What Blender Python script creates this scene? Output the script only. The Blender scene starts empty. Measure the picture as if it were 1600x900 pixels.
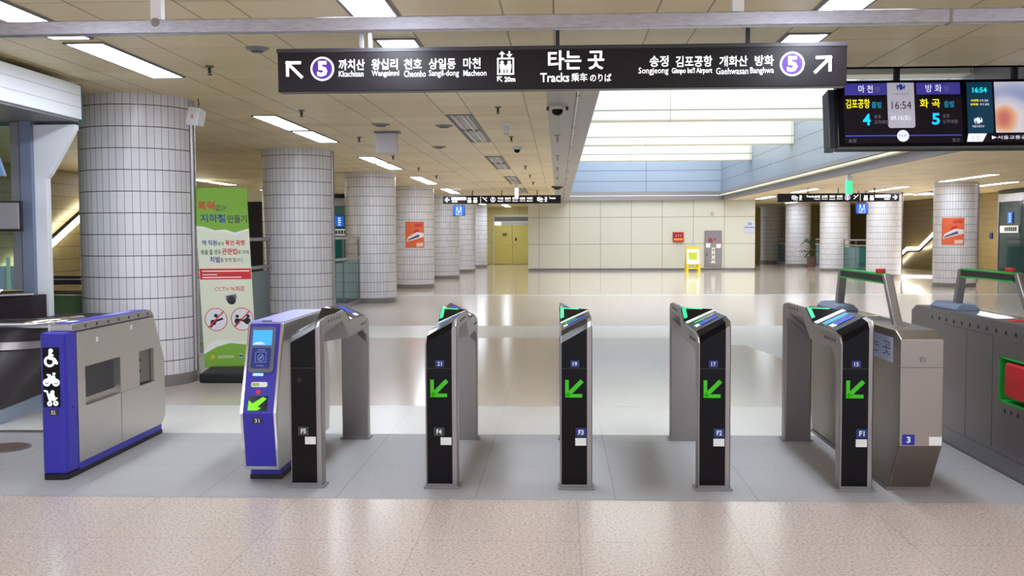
import bpy, bmesh, math, random
from mathutils import Vector, Matrix
random.seed(7)
PI = math.pi
C = bpy.context.scene.collection
SC = bpy.context.scene

# ---------------------------------------------------------------- camera, world, exposure
YAW, PITCH, ROLL, FPX = 0.0459734, 0.0519712, 0.0044536, 1592.3
cy_, sy_, cp_, sp_ = math.cos(YAW), math.sin(YAW), math.cos(PITCH), math.sin(PITCH)
fw = Vector((-sy_ * cp_, cy_ * cp_, -sp_)); rt = Vector((cy_, sy_, 0)); up = rt.cross(fw)
rt2 = rt * math.cos(ROLL) - up * math.sin(ROLL); up2 = rt * math.sin(ROLL) + up * math.cos(ROLL)
camd = bpy.data.cameras.new('camera'); cam = bpy.data.objects.new('camera', camd); C.objects.link(cam)
M = Matrix((rt2, up2, -fw)).transposed().to_4x4(); M.translation = (0, 0, 1.5)
cam.matrix_world = M
camd.sensor_fit = 'HORIZONTAL'; camd.sensor_width = 36; camd.lens = 36 * FPX / 1600
camd.clip_end = 300
SC.camera = cam
W = bpy.data.worlds.new('world'); SC.world = W; W.use_nodes = True
W.node_tree.nodes['Background'].inputs[0].default_value = (0.86, 0.93, 1.08, 1)
W.node_tree.nodes['Background'].inputs[1].default_value = 0.9
SC.view_settings.view_transform = 'Standard'
SC.view_settings.look = 'None'
SC.view_settings.gamma = 1
SC.view_settings.use_curve_mapping = False
SC.view_settings.exposure = 0.85
TUBE = 13.0        # radiance of the ceiling tubes
SKY = 2.0        # radiance of the skylight over the atrium

# ---------------------------------------------------------------- helpers
def lin(c):
    return tuple((v / 255 / 12.92) if v / 255 <= 0.04045 else (((v / 255) + 0.055) / 1.055) ** 2.4 for v in c) + (1.0,)

MATS = {}
def mat(name, col, rough=0.5, metal=0.0, emit=None, estr=0.0, spec=0.5, coat=0.0, trans=0.0, ior=1.45):
    if name in MATS: return MATS[name]
    m = bpy.data.materials.new(name); m.use_nodes = True; MATS[name] = m
    b = m.node_tree.nodes['Principled BSDF']
    b.inputs['Base Color'].default_value = lin(col); b.inputs['Roughness'].default_value = rough
    b.inputs['Metallic'].default_value = metal; b.inputs['Specular IOR Level'].default_value = spec
    b.inputs['Coat Weight'].default_value = coat; b.inputs['Transmission Weight'].default_value = trans
    b.inputs['IOR'].default_value = ior
    if emit:
        b.inputs['Emission Color'].default_value = lin(emit); b.inputs['Emission Strength'].default_value = estr
    return m

class NT:
    """short-hand for node graphs"""
    def __init__(s, m): s.t = m.node_tree; s.b = s.t.nodes['Principled BSDF']
    def n(s, kind, **kw):
        x = s.t.nodes.new(kind)
        for k, v in kw.items(): setattr(x, k, v)
        return x
    def l(s, a, b): s.t.links.new(a, b)
    def math(s, op, a, b=None):
        x = s.n('ShaderNodeMath', operation=op)
        for i, v in enumerate((a, b)):
            if v is None: continue
            if isinstance(v, (int, float)): x.inputs[i].default_value = v
            else: s.l(v, x.inputs[i])
        return x.outputs[0]
    def mix(s, f, a, b, kind='MIX'):
        x = s.n('ShaderNodeMix', data_type='RGBA', blend_type=kind)
        for i, v in ((0, f), (6, a), (7, b)):
            if isinstance(v, (int, float)): x.inputs[i].default_value = v
            elif isinstance(v, tuple): x.inputs[i].default_value = v
            else: s.l(v, x.inputs[i])
        return x.outputs[2]
    def line(s, c, period, width, off=0.0):
        f = s.math('FRACT', s.math('DIVIDE', s.math('ADD', c, -off + width / 2), period))
        return s.math('LESS_THAN', f, width / period)
    def cell(s, c, period, off=0.0):
        return s.math('FLOOR', s.math('DIVIDE', s.math('ADD', c, -off), period))
    def noise(s, vec, scale, detail=2.0, rough=0.5, stretch=None):
        if stretch:
            mp = s.n('ShaderNodeMapping'); mp.inputs['Scale'].default_value = stretch; s.l(vec, mp.inputs[0]); vec = mp.outputs[0]
        x = s.n('ShaderNodeTexNoise'); x.inputs['Scale'].default_value = scale; x.inputs['Detail'].default_value = detail
        x.inputs['Roughness'].default_value = rough; s.l(vec, x.inputs['Vector']); return x.outputs['Fac']
    def ramp(s, f, stops):
        x = s.n('ShaderNodeValToRGB'); e = x.color_ramp.elements
        while len(e) < len(stops): e.new(0.5)
        for k, (p, c) in zip(e, stops): k.position = p; k.color = c
        s.l(f, x.inputs[0]); return x.outputs[0]
    def bump(s, h, strength=0.2, dist=0.01):
        x = s.n('ShaderNodeBump'); x.inputs['Strength'].default_value = strength; x.inputs['Distance'].default_value = dist
        s.l(h, x.inputs['Height']); s.l(x.outputs[0], s.b.inputs['Normal'])

def grid_mat(name, col, linec, pu, pv, wu, wv, ou=0.0, ov=0.0, rough=0.3, var=0.0, mottled=0.0, linec2=None, spec=0.5, streak=None):
    """panels or tiles in metres of the UV map with joints every pu, pv"""
    m = mat(name, col, rough, spec=spec); g = NT(m)
    uv = g.n('ShaderNodeUVMap').outputs[0]; sp = g.n('ShaderNodeSeparateXYZ'); g.l(uv, sp.inputs[0])
    u, v = sp.outputs[0], sp.outputs[1]
    base = lin(col)
    if var:
        cb = g.n('ShaderNodeCombineXYZ'); g.l(g.cell(u, pu, ou), cb.inputs[0]); g.l(g.cell(v, pv, ov), cb.inputs[1])
        wn = g.n('ShaderNodeTexWhiteNoise'); g.l(cb.outputs[0], wn.inputs['Vector'])
        dk = tuple(x * (1 - var) for x in base[:3]) + (1,)
        base = g.mix(wn.outputs['Value'], dk, base)
    if mottled:
        nz = g.noise(uv, 3.0, 4, 0.6, stretch=streak)
        base = g.mix(g.math('MULTIPLY', nz, mottled), base, (0.25, 0.2, 0.12, 1), 'MIX')
    lu, lv = g.line(u, pu, wu, ou), g.line(v, pv, wv, ov)
    c = g.mix(lv, g.mix(lu, base, lin(linec2 or linec)), lin(linec))
    g.l(c, g.b.inputs['Base Color'])
    g.bump(g.math('SUBTRACT', 1.0, g.math('MAXIMUM', lu, lv)), 0.35, 0.003)
    return m

def granite(name, cols, scale, tile, rough, seam=(120, 112, 108), sw=0.006, spec=0.5, off=(0, 0)):
    m = mat(name, cols[1], rough, spec=spec); g = NT(m)
    tc = g.n('ShaderNodeTexCoord').outputs['Object']; sp = g.n('ShaderNodeSeparateXYZ'); g.l(tc, sp.inputs[0])
    n1 = g.noise(tc, scale, 3, 0.7)
    c = g.ramp(n1, [(0.33, lin(cols[0])), (0.45, lin(cols[1])), (0.62, lin(cols[2]))])
    n2 = g.noise(tc, 0.6, 2)
    c = g.mix(g.math('MULTIPLY', n2, 0.25), c, lin(cols[3]))
    cb = g.n('ShaderNodeCombineXYZ'); g.l(g.cell(sp.outputs[0], tile, off[0]), cb.inputs[0]); g.l(g.cell(sp.outputs[1], tile, off[1]), cb.inputs[1])
    wn = g.n('ShaderNodeTexWhiteNoise'); g.l(cb.outputs[0], wn.inputs['Vector'])
    c = g.mix(g.math('MULTIPLY', wn.outputs['Value'], 0.18), c, lin(cols[3]))
    ln = g.math('MAXIMUM', g.line(sp.outputs[0], tile, sw, off[0]), g.line(sp.outputs[1], tile, sw, off[1]))
    c = g.mix(g.math('MULTIPLY', ln, 0.6), c, lin(seam))
    g.l(c, g.b.inputs['Base Color'])
    return m

def brushed(name, col, rough=0.32, stretch=(2, 60, 60), amount=0.12, metal=1.0):
    m = mat(name, col, rough, metal); g = NT(m)
    tc = g.n('ShaderNodeTexCoord').outputs['Object']
    nz = g.noise(tc, 4.0, 3, 0.6, stretch=stretch)
    g.l(g.math('ADD', g.math('MULTIPLY', nz, amount * 2), rough - amount), g.b.inputs['Roughness'])
    b = lin(col); d = tuple(x * 0.86 for x in b[:3]) + (1,)
    g.l(g.mix(nz, d, b), g.b.inputs['Base Color'])
    return m

class MB:
    """collects geometry for ONE mesh object"""
    def __init__(s): s.v = []; s.f = []; s.mi = []; s.uv = []; s.m = 0
    def face(s, idx, uv=None): s.f.append(tuple(idx)); s.mi.append(s.m); s.uv.append(uv)
    def poly(s, pts, uv=None):
        n = len(s.v); s.v += [tuple(p) for p in pts]; s.face(range(n, n + len(pts)), uv); return s
    def box(s, x0, x1, y0, y1, z0, z1):
        n = len(s.v)
        s.v += [(x0, y0, z0), (x1, y0, z0), (x1, y1, z0), (x0, y1, z0), (x0, y0, z1), (x1, y0, z1), (x1, y1, z1), (x0, y1, z1)]
        for q in ((0, 3, 2, 1), (4, 5, 6, 7), (0, 1, 5, 4), (1, 2, 6, 5), (2, 3, 7, 6), (3, 0, 4, 7)): s.face([n + k for k in q])
        return s
    def prism(s, a, b):
        """solid between two loops with the same number of points"""
        n = len(s.v); k = len(a); s.v += [tuple(p) for p in a] + [tuple(p) for p in b]
        s.face([n + i for i in reversed(range(k))]); s.face([n + k + i for i in range(k)])
        for i in range(k):
            j = (i + 1) % k; s.face((n + i, n + j, n + k + j, n + k + i))
        return s
    def slab(s, pts, t):
        """plate: pts is its outer face, t its thickness inwards (against the normal)"""
        a, b, c = Vector(pts[0]), Vector(pts[1]), Vector(pts[2]); nrm = (b - a).cross(c - a).normalized()
        return s.prism([Vector(p) - nrm * t for p in pts], pts)
    def cyl(s, c, r, h, axis='z', n=20, r2=None, z0=0.0):
        r2 = r if r2 is None else r2
        def P(a, rr, d):
            x, y = rr * math.cos(a), rr * math.sin(a)
            o = {'z': (x, y, d), 'y': (x, d, -y), 'x': (d, x, y)}[axis]
            return (c[0] + o[0], c[1] + o[1], c[2] + o[2])
        A = [P(2 * PI * i / n, r, z0) for i in range(n)]; B = [P(2 * PI * i / n, r2, z0 + h) for i in range(n)]
        return s.prism(A, B)
    def lathe(s, c, prof, n=24):
        """prof: (radius, z) from bottom to top around a vertical axis"""
        k0 = len(s.v)
        for r, z in prof:
            for i in range(n):
                a = 2 * PI * i / n; s.v.append((c[0] + r * math.cos(a), c[1] + r * math.sin(a), c[2] + z))
        for j in range(len(prof) - 1):
            for i in range(n):
                k = (i + 1) % n; s.face((k0 + j * n + i, k0 + j * n + k, k0 + (j + 1) * n + k, k0 + (j + 1) * n + i))
        s.face([k0 + i for i in reversed(range(n))]); s.face([k0 + (len(prof) - 1) * n + i for i in range(n)])
        return s
    def tube(s, pts, r, n=10):
        P = [Vector(p) for p in pts]; rings = []
        for i, p in enumerate(P):
            d = (P[min(i + 1, len(P) - 1)] - P[max(i - 1, 0)]).normalized()
            a = d.cross(Vector((0, 0, 1)));
            if a.length < 1e-3: a = d.cross(Vector((1, 0, 0)))
            a.normalize(); b = d.cross(a)
            k = len(s.v); rr = r[i] if isinstance(r, (list, tuple)) else r
            s.v += [tuple(p + (a * math.cos(2 * PI * t / n) + b * math.sin(2 * PI * t / n)) * rr) for t in range(n)]; rings.append(k)
        for A, B in zip(rings, rings[1:]):
            for t in range(n):
                u = (t + 1) % n; s.face((A + t, A + u, B + u, B + t))
        s.face([rings[0] + t for t in reversed(range(n))]); s.face([rings[-1] + t for t in range(n)])
        return s
    def build(s, name, mats, parent=None, bevel=0.0, smooth=None, segs=2):
        me = bpy.data.meshes.new(name); me.from_pydata(s.v, [], s.f)
        for m in (mats if isinstance(mats, (list, tuple)) else [mats]): me.materials.append(m)
        bm = bmesh.new(); bm.from_mesh(me)
        bm.faces.ensure_lookup_table()
        uvl = bm.loops.layers.uv.new('UVMap')
        for f, mi, uv in zip(bm.faces, s.mi, s.uv):
            f.material_index = mi
            if uv:
                for lp, q in zip(f.loops, uv): lp[uvl].uv = q
            else:
                f.normal_update(); nx, ny, nz = (abs(q) for q in f.normal)
                for lp in f.loops:
                    c = lp.vert.co
                    lp[uvl].uv = (c.x, c.y) if nz >= nx and nz >= ny else ((c.x, c.z) if ny >= nx else (c.y, c.z))
        bmesh.ops.recalc_face_normals(bm, faces=bm.faces)
        bm.to_mesh(me); bm.free()
        if smooth:
            me.polygons.foreach_set('use_smooth', [True] * len(me.polygons))
            me.set_sharp_from_angle(angle=math.radians(smooth))
        o = bpy.data.objects.new(name, me); C.objects.link(o)
        if parent: o.parent = parent
        if bevel:
            md = o.modifiers.new('bevel', 'BEVEL'); md.width = bevel; md.segments = segs; md.limit_method = 'ANGLE'; md.angle_limit = math.radians(35)
        return o

def tag(o, label=None, cat=None, group=None, kind=None):
    if label: o['label'] = label
    if cat: o['category'] = cat
    if group: o['group'] = group
    if kind: o['kind'] = kind
    return o
def thing(name, label, cat, loc=(0, 0, 0), rotz=0.0, group=None):
    o = bpy.data.objects.new(name, None); C.objects.link(o); o.location = loc; o.rotation_euler = (0, 0, rotz); o.empty_display_size = 0.1
    return tag(o, label, cat, group)
def struct(name, mb, mats, **kw):
    o = mb.build(name, mats, **kw); o['kind'] = 'structure'; return o
def copy_tree(o, parent=None):
    c = o.copy(); C.objects.link(c)
    if parent: c.parent = parent
    for ch in list(o.children): copy_tree(ch, c)
    return c

# frames: (a, b, d) = right, up, outwards on a surface -> local xyz
def front(y=0.0): return lambda a, b, d=0.0: Vector((a, y - d, b))
def side_left(x=0.0): return lambda a, b, d=0.0: Vector((x - d, -a, b))     # seen from -X: right is -Y
def plane_frame(o, ax, by):
    o, ax, by = Vector(o), Vector(ax).normalized(), Vector(by).normalized(); n = ax.cross(by)
    return lambda a, b, d=0.0: o + ax * a + by * b + n * d

def text(parent, body, fr, x0, x1, z0, z1, m, bold=0.0, d=0.001, th=0.002, name='lettering', shear=0.0):
    """writing fitted to the box x0..x1, z0..z1 of the surface"""
    cu = bpy.data.curves.new('t', 'FONT'); cu.body = body; cu.size = 1; cu.offset = bold; cu.shear = shear; cu.resolution_u = 2
    to = bpy.data.objects.new('t', cu); C.objects.link(to)
    dg = bpy.context.evaluated_depsgraph_get(); dg.update()
    me = bpy.data.meshes.new_from_object(to.evaluated_get(dg))
    bpy.data.objects.remove(to); bpy.data.curves.remove(cu)
    if not me.vertices: return None
    xs = [v.co.x for v in me.vertices]; ys = [v.co.y for v in me.vertices]
    ax, bx, ay, by = min(xs), max(xs), min(ys), max(ys)
    for v in me.vertices:
        v.co = fr(x0 + (v.co.x - ax) / max(bx - ax, 1e-6) * (x1 - x0), z0 + (v.co.y - ay) / max(by - ay, 1e-6) * (z1 - z0), d)
    me.name = name; me.materials.clear(); me.materials.append(m)
    o = bpy.data.objects.new(name, me); C.objects.link(o); o.parent = parent
    return o

class Gfx:
    """flat shapes on a surface, thin plates of one mesh"""
    def __init__(s, fr, d=0.001, th=0.002): s.fr = fr; s.d = d; s.th = th; s.mb = MB()
    def poly(s, pts, mi=0, d=None):
        d = s.d if d is None else d; s.mb.m = mi
        s.mb.prism([s.fr(a, b, d - s.th) for a, b in pts], [s.fr(a, b, d) for a, b in pts]); return s
    def rect(s, x0, x1, z0, z1, mi=0, d=None): return s.poly([(x0, z0), (x1, z0), (x1, z1), (x0, z1)], mi, d)
    def disc(s, x, z, r, mi=0, d=None, n=28, rz=None):
        rz = rz or r; return s.poly([(x + r * math.cos(2 * PI * i / n), z + rz * math.sin(2 * PI * i / n)) for i in range(n)], mi, d)
    def ring(s, x, z, r0, r1, mi=0, d=None, n=28, k=1.0):
        for i in range(n):
            a, b = 2 * PI * i / n, 2 * PI * (i + 1) / n
            s.poly([(x + r0 * math.cos(a), z + k * r0 * math.sin(a)), (x + r1 * math.cos(a), z + k * r1 * math.sin(a)), (x + r1 * math.cos(b), z + k * r1 * math.sin(b)), (x + r0 * math.cos(b), z + k * r0 * math.sin(b))], mi, d)
        return s
    def arc(s, x, z, r, a0, a1, w, mi=0, d=None, n=14):
        return s.stroke([(x + r * math.cos(math.radians(a0 + (a1 - a0) * i / n)), z + r * math.sin(math.radians(a0 + (a1 - a0) * i / n))) for i in range(n + 1)], w, mi, d)
    def stroke(s, pts, w, mi=0, d=None, cap=False):
        for (x0, z0), (x1, z1) in zip(pts, pts[1:]):
            l = math.hypot(x1 - x0, z1 - z0) or 1; nx, nz = -(z1 - z0) / l * w / 2, (x1 - x0) / l * w / 2
            s.poly([(x0 - nx, z0 - nz), (x1 - nx, z1 - nz), (x1 + nx, z1 + nz), (x0 + nx, z0 + nz)], mi, d)
        if cap:
            for x, z in pts: s.disc(x, z, w / 2, mi, d, 10)
        return s
    def rrect(s, x0, x1, z0, z1, r, mi=0, d=None):
        pts = []
        for cx, cz, a0 in ((x1 - r, z0 + r, -90), (x1 - r, z1 - r, 0), (x0 + r, z1 - r, 90), (x0 + r, z0 + r, 180)):
            pts += [(cx + r * math.cos(math.radians(a0 + t)), cz + r * math.sin(math.radians(a0 + t))) for t in (0, 30, 60, 90)]
        return s.poly(pts, mi, d)
    def build(s, name, mats, parent): return s.mb.build(name, mats, parent)

# ---------------------------------------------------------------- materials
steel = brushed('brushed steel', (178, 174, 174), 0.34)
gate_steel = brushed('gate steel', (156, 149, 147), 0.36)
steel_dark = brushed('dull steel', (140, 133, 128), 0.42)
steel_warm = brushed('warm steel', (206, 202, 198), 0.36)
chrome = mat('polished chrome', (215, 215, 220), 0.12, 1.0)
black_gloss = mat('black gloss', (14, 11, 15), 0.14, spec=0.18)
black_matt = mat('black matt', (22, 20, 24), 0.5)
charcoal = mat('charcoal plastic', (48, 48, 54), 0.35)
sign_black = mat('sign black', (36, 30, 34), 0.3, spec=0.3)
white_lit = mat('lit white lettering', (250, 250, 250), 0.5, emit=(250, 252, 255), estr=0.7)
white_paint = mat('white paint', (235, 236, 240), 0.35)
white_plain = mat('white print', (238, 238, 236), 0.55)
purple_lit = mat('lit purple disc', (78, 36, 140), 0.4, emit=(98, 56, 170), estr=0.12)
blue_gate = mat('violet blue panel', (54, 48, 172), 0.4)
blue_plate = mat('blue number plate', (24, 44, 130), 0.4)
blue_label = mat('blue reader label', (30, 62, 190), 0.35, emit=(30, 62, 190), estr=0.1)
blue_dark = mat('navy reader', (28, 42, 130), 0.4)
cyan_screen = mat('cyan screen', (30, 150, 200), 0.3, emit=(40, 150, 205), estr=0.28)
sky_screen = mat('sky blue screen', (50, 140, 235), 0.3, emit=(56, 150, 245), estr=0.5)
green_led = mat('green arrow leds', (40, 150, 16), 0.4, emit=(66, 200, 14), estr=0.21)
green_arrow = mat('bright green arrow', (100, 220, 20), 0.4, emit=(112, 236, 18), estr=0.5)
mint_led = mat('mint led strip', (40, 200, 130), 0.4, emit=(44, 230, 130), estr=0.4)
green_paint = mat('green paint', (30, 165, 60), 0.45)
red_paint = mat('red paint', (196, 24, 36), 0.4)
red_soft = mat('red print', (222, 50, 55), 0.5)
grey_blue = mat('grey blue rubber', (120, 130, 152), 0.6)
grey_paint = mat('grey paint', (128, 126, 132), 0.45)
cream_paint = mat('cream paint', (232, 226, 196), 0.5)
yellow_plastic = mat('yellow plastic', (235, 205, 20), 0.4)
lamp_white = mat('lamp diffuser', (255, 255, 255), 0.5, emit=(232, 243, 255), estr=TUBE)
lamp_off = mat('unlit tube', (215, 210, 205), 0.35)
led_tube = mat('handrail tube glow', (255, 255, 255), 0.5, emit=(255, 252, 235), estr=5.0)
skylight_m = mat('skylight glow', (255, 255, 255), 0.5, emit=(236, 246, 255), estr=SKY)
glass = mat('green tinted glass', (196, 226, 214), 0.03, trans=1.0, ior=1.2)
glass_dark = mat('dark green glass', (38, 58, 58), 0.06, spec=0.6)
teal_glass = mat('teal glass', (34, 96, 92), 0.08)

ceil_m = mat('ceiling panels', (236, 220, 176), 0.42); g = NT(ceil_m)
_uv = g.n('ShaderNodeUVMap').outputs[0]; _sp = g.n('ShaderNodeSeparateXYZ'); g.l(_uv, _sp.inputs[0])
_u, _v = _sp.outputs[0], _sp.outputs[1]
_cb = g.n('ShaderNodeCombineXYZ'); g.l(g.cell(_u, 0.97, -0.35), _cb.inputs[0]); g.l(g.cell(_v, 0.5, 0.1), _cb.inputs[1])
_wn = g.n('ShaderNodeTexWhiteNoise'); g.l(_cb.outputs[0], _wn.inputs['Vector'])
_nz = g.noise(_uv, 2.0, 4, 0.6, stretch=(0.7, 5, 1))
_c = g.mix(_wn.outputs['Value'], lin((244, 230, 188)), lin((226, 210, 164)))
_c = g.mix(g.math('MULTIPLY', _nz, 0.36), _c, lin((214, 182, 126)))
_l = g.math('MAXIMUM', g.line(_u, 0.97, 0.012, -0.35), g.line(_u, 0.97, 0.012, -1.0))
_c = g.mix(g.math('MULTIPLY', _l, 0.75), _c, lin((96, 84, 60)))
_c = g.mix(g.math('MULTIPLY', g.line(_v, 1.5, 0.012, 0.05), 0.45), _c, lin((110, 96, 66)))
_c = g.mix(g.math('MULTIPLY', g.line(_v, 0.5, 0.008, 0.05), 0.22), _c, lin((120, 104, 70)))
g.l(_c, g.b.inputs['Base Color'])

tile_white = grid_mat('white column tile', (236, 233, 238), (84, 78, 84), 0.0731, 0.2113, 0.0055, 0.0085, 0, 0.0431, rough=0.22, var=0.10, linec2=(140, 134, 142))
tile_yellow = grid_mat('yellow wall tile', (172, 156, 112), (96, 84, 50), 0.11, 0.26, 0.006, 0.012, rough=0.3, var=0.12, linec2=(170, 150, 90))
tile_olive = grid_mat('olive wall tile', (130, 112, 68), (78, 66, 38), 0.25, 0.22, 0.006, 0.012, rough=0.3, var=0.12)
cream_panel = grid_mat('cream wall panel', (216, 212, 196), (150, 142, 132), 1.27, 1.105, 0.02, 0.022, 0.452, 1.105, rough=0.4)
yellow_wall = grid_mat('yellow wall panel', (226, 208, 140), (170, 150, 90), 1.0, 1.1, 0.012, 0.012, rough=0.45)
atrium_panel = grid_mat('pale blue atrium panel', (160, 174, 192), (84, 94, 106), 3.2, 0.44, 0.02, 0.02, 0.4, 3.24, rough=0.35, var=0.06)
atrium_shaded = grid_mat('shaded atrium panel', (134, 144, 156), (70, 78, 88), 3.2, 0.44, 0.02, 0.02, 0.4, 3.24, rough=0.35, var=0.06)  # same panels in a darker colour, standing in for weaker light on the right
beam_panel = grid_mat('cream beam panel', (238, 236, 220), (150, 148, 132), 4.1, 5.0, 0.015, 0.03, 2.5, 4.27, rough=0.5)
soffit_m = grid_mat('grey soffit', (166, 160, 156), (120, 114, 110), 5.0, 1.2, 0.004, 0.012, rough=0.4, var=0.08)
canopy_white = grid_mat('white canopy panel', (240, 243, 250), (180, 184, 196), 20, 0.105, 0.004, 0.005, 0, 2.545, rough=0.3)

pink_granite = granite('pink granite', [(140, 120, 114), (200, 182, 172), (224, 210, 202), (206, 190, 186)], 70, 0.8, 0.22, seam=(168, 152, 144), sw=0.005, off=(0.1, 5.72))
grey_granite = granite('grey granite', [(136, 133, 135), (168, 165, 167), (184, 181, 183), (158, 157, 160)], 110, 0.8, 0.5, seam=(118, 116, 120), spec=0.3, off=(0.32, 5.72))
pale_granite = granite('pale granite', [(196, 190, 184), (218, 214, 208), (230, 226, 222), (208, 206, 206)], 110, 0.8, 0.3, seam=(190, 186, 182), off=(0.32, 7.62))
beige_granite = granite('beige granite', [(172, 154, 144), (206, 191, 182), (220, 208, 200), (206, 194, 188)], 110, 0.8, 0.16, seam=(178, 164, 152), off=(0.32, 8.9))
cream_granite = granite('cream granite', [(182, 164, 148), (206, 190, 174), (216, 204, 190), (206, 188, 170)], 90, 0.8, 0.09, seam=(190, 178, 166), off=(0.32, 8.9))
line_granite = mat('white granite line', (236, 236, 232), 0.12)

# ================================================================ THE SETTING
# floor: strips of granite laid across the hall
fl = MB()
strips = [(-7, 5.70, 0), (5.70, 7.60, 1), (7.60, 8.87, 2), (8.87, 14.8, 3), (14.8, 16.8, 2), (16.8, 25.2, 3), (25.2, 25.6, 5), (25.6, 60, 4)]
for y0, y1, mi in strips:
    fl.m = mi; fl.poly([(-18, y0, 0), (20, y0, 0), (20, y1, 0), (-18, y1, 0)])
fl.m = 2; fl.poly([(1.9, 14.8, 0.0008), (1.9, 13.85, 0.0008), (2.51, 13.78, 0.0008), (2.75, 11.5, 0.0008), (3.4, 8.87, 0.0008), (9.0, 8.87, 0.0008), (9.0, 14.8, 0.0008)])
struct('floor', fl, [pink_granite, grey_granite, pale_granite, beige_granite, cream_granite, line_granite])

# ceiling with the opening of the atrium
T = 2.9
AX0, AX1, AY0, AY1 = 0.40, 6.9, 8.9, 42.3
cl = MB()
for x0, x1, y0, y1 in ((-18, AX0, -7, 60), (AX0, 20, -7, AY0), (AX1, 20, AY0, 60), (AX0, AX1, AY1, 60)):
    cl.box(x0, x1, y0, y1, T, T + 0.06)
struct('ceiling', cl, ceil_m)
so = MB(); so.box(-0.12, AX0, AY0, AY1, T - 0.012, T + 0.02)
struct('trim_1', so, soffit_m)
# atrium: walls above the hall, ledges, deep cream beams, skylight
aw = MB(); aw.box(AX0 - 0.1, AX0, AY0, AY1, T, 6.6); struct('wall_atrium_left', aw, atrium_panel)
aw = MB(); aw.box(6.65, 6.8, AY0, 16.8, 3.24, 6.6); struct('wall_atrium_near', aw, grey_paint)  # grey colour stands in for the shade on this unlit near stretch
aw = MB(); aw.box(6.65, 6.8, 16.8, AY1, 3.24, 6.6); struct('wall_atrium_right', aw, atrium_shaded)
aw = MB(); aw.box(AX0, 6.8, AY1, AY1 + 0.15, 3.24, 6.6); struct('wall_atrium_back', aw, atrium_panel)
aw = MB(); aw.box(AX0, 6.8, AY0 - 0.1, AY0, T, 6.6); struct('wall_atrium_front', aw, soffit_m)
lg = MB(); lg.box(6.55, 6.9, AY0, AY1, 3.13, 3.24); lg.box(6.72, 6.9, AY0, AY1, T, 3.13)
struct('trim_2', lg, grey_paint)
lg = MB(); lg.box(6.56, 6.71, AY0, AY1, 3.06, 3.115); struct('trim_3', lg, cream_paint)
lg = MB(); lg.box(AX0, 6.72, AY1 - 0.10, AY1, 3.10, 3.24); lg.box(AX0, 6.72, AY1 - 0.06, AY1, T + 0.03, 3.08); lg.box(AX0, 6.72, AY1 - 0.16, AY1, T, T + 0.06)
struct('trim_4', lg, steel)
k = 5
for by in (16.8, 23.05, 29.35, 35.6):
    b = MB(); b.box(AX0, 6.65, by, by + 0.5, 4.05, 5.75 if by > 17 else 6.6); struct('trim_%d' % k, b, beam_panel, bevel=0.012); k += 1
b = MB(); b.box(AX0, 6.65, 9.15, 9.35, 3.45, 3.75); struct('trim_%d' % k, b, grey_paint, bevel=0.01)
sk = MB(); sk.box(AX0, 6.8, 17.3, AY1, 6.45, 6.5); struct('window_1', sk, skylight_m)
sk = MB(); sk.box(AX0 - 0.1, 6.9, AY0, AY1 + 0.2, 6.6, 6.7); struct('ceiling_atrium', sk, white_paint)

# walls
wb = MB(); wb.box(-1.27, 8.05, AY1, 52.0, 0.10, T); struct('wall_back', wb, cream_panel)
wb = MB(); wb.box(-1.25, 8.03, AY1 + 0.02, 52, 0, 0.10); struct('baseboard_back', wb, grey_paint)
wf = MB(); wf.box(-12, -3.36, 52.0, 52.2, 0, T); wf.box(-3.36, -1.27, 52.0, 52.2, 2.55, T); struct('wall_far_left', wf, yellow_wall)
wf = MB(); wf.box(8.05, 16, 57.0, 57.2, 0, T); struct('wall_far_right', wf, yellow_wall)
wl = MB(); wl.box(-10.45, -10.3, 8.5, 53, 0, T); struct('wall_left', wl, tile_yellow)
wr = MB(); wr.box(15.0, 15.15, 6, 57, 0, T); struct('wall_right', wr, tile_olive)
dk = MB(); dk.box(-10.3, -6.2, 25.0, 25.2, 0.0, 2.35); struct('wall_hoarding', dk, black_matt)
dk = MB(); dk.box(-10.3, -6.1, 24.85, 25.2, 2.35, 2.62); struct('trim_20', dk, cream_paint)
dk = MB(); dk.box(-10.3, -6.2, 24.9, 25.0, 0, 0.5); struct('baseboard_hoarding', dk, grey_paint)
# yellow double door at the end of the left passage
d = thing('door_1', None, None, (-3.36, 52.0, 0)); d['kind'] = 'structure'
ypaint = mat('yellow door paint', (222, 204, 110), 0.4)
for x0, x1 in ((0.08, 0.99), (1.0, 1.94)):
    lf = MB().box(x0, x1, 0.0, 0.06, 0.012, 2.0).build('door_leaf', ypaint, d, bevel=0.01)
    hx = 0.86 if x0 < 0.5 else 1.12
    MB().cyl((hx, -0.04, 0.98), 0.03, 0.05, 'y', 12).build('door_handle', steel_dark, lf)
MB().box(0.0, 0.08, -0.05, 0.1, 0, 2.55).box(1.94, 2.06, -0.05, 0.1, 0, 2.55).box(0.08, 1.94, -0.05, 0.1, 2.12, 2.2).box(0.08, 1.94, -0.05, 0.1, 2.42, 2.55).build('door_frame', cream_paint, d)
MB().box(0.0, 2.06, 0.07, 0.12, 0, 2.55).build('light_block', cream_paint, d)  # unseen sheet added to stop light leaking under the leaves
MB().box(0.08, 1.94, 0.0, 0.05, 2.0, 2.12).build('door_header', steel, d)
MB().box(0.08, 1.94, 0.02, 0.05, 2.2, 2.42).build('transom', grey_paint, d)
MB().box(0.1, 0.42, -0.07, -0.05, 2.0, 2.16).build('door_sign', white_lit, d)
MB().box(0.5, 0.72, -0.02, 0.0, 1.44, 1.6).build('notice', mat('brown notice', (150, 110, 50), 0.5), d)
MB().box(1.14, 1.22, -0.03, 0.0, 1.2, 1.36).build('lock_keypad', black_matt, d)

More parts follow.
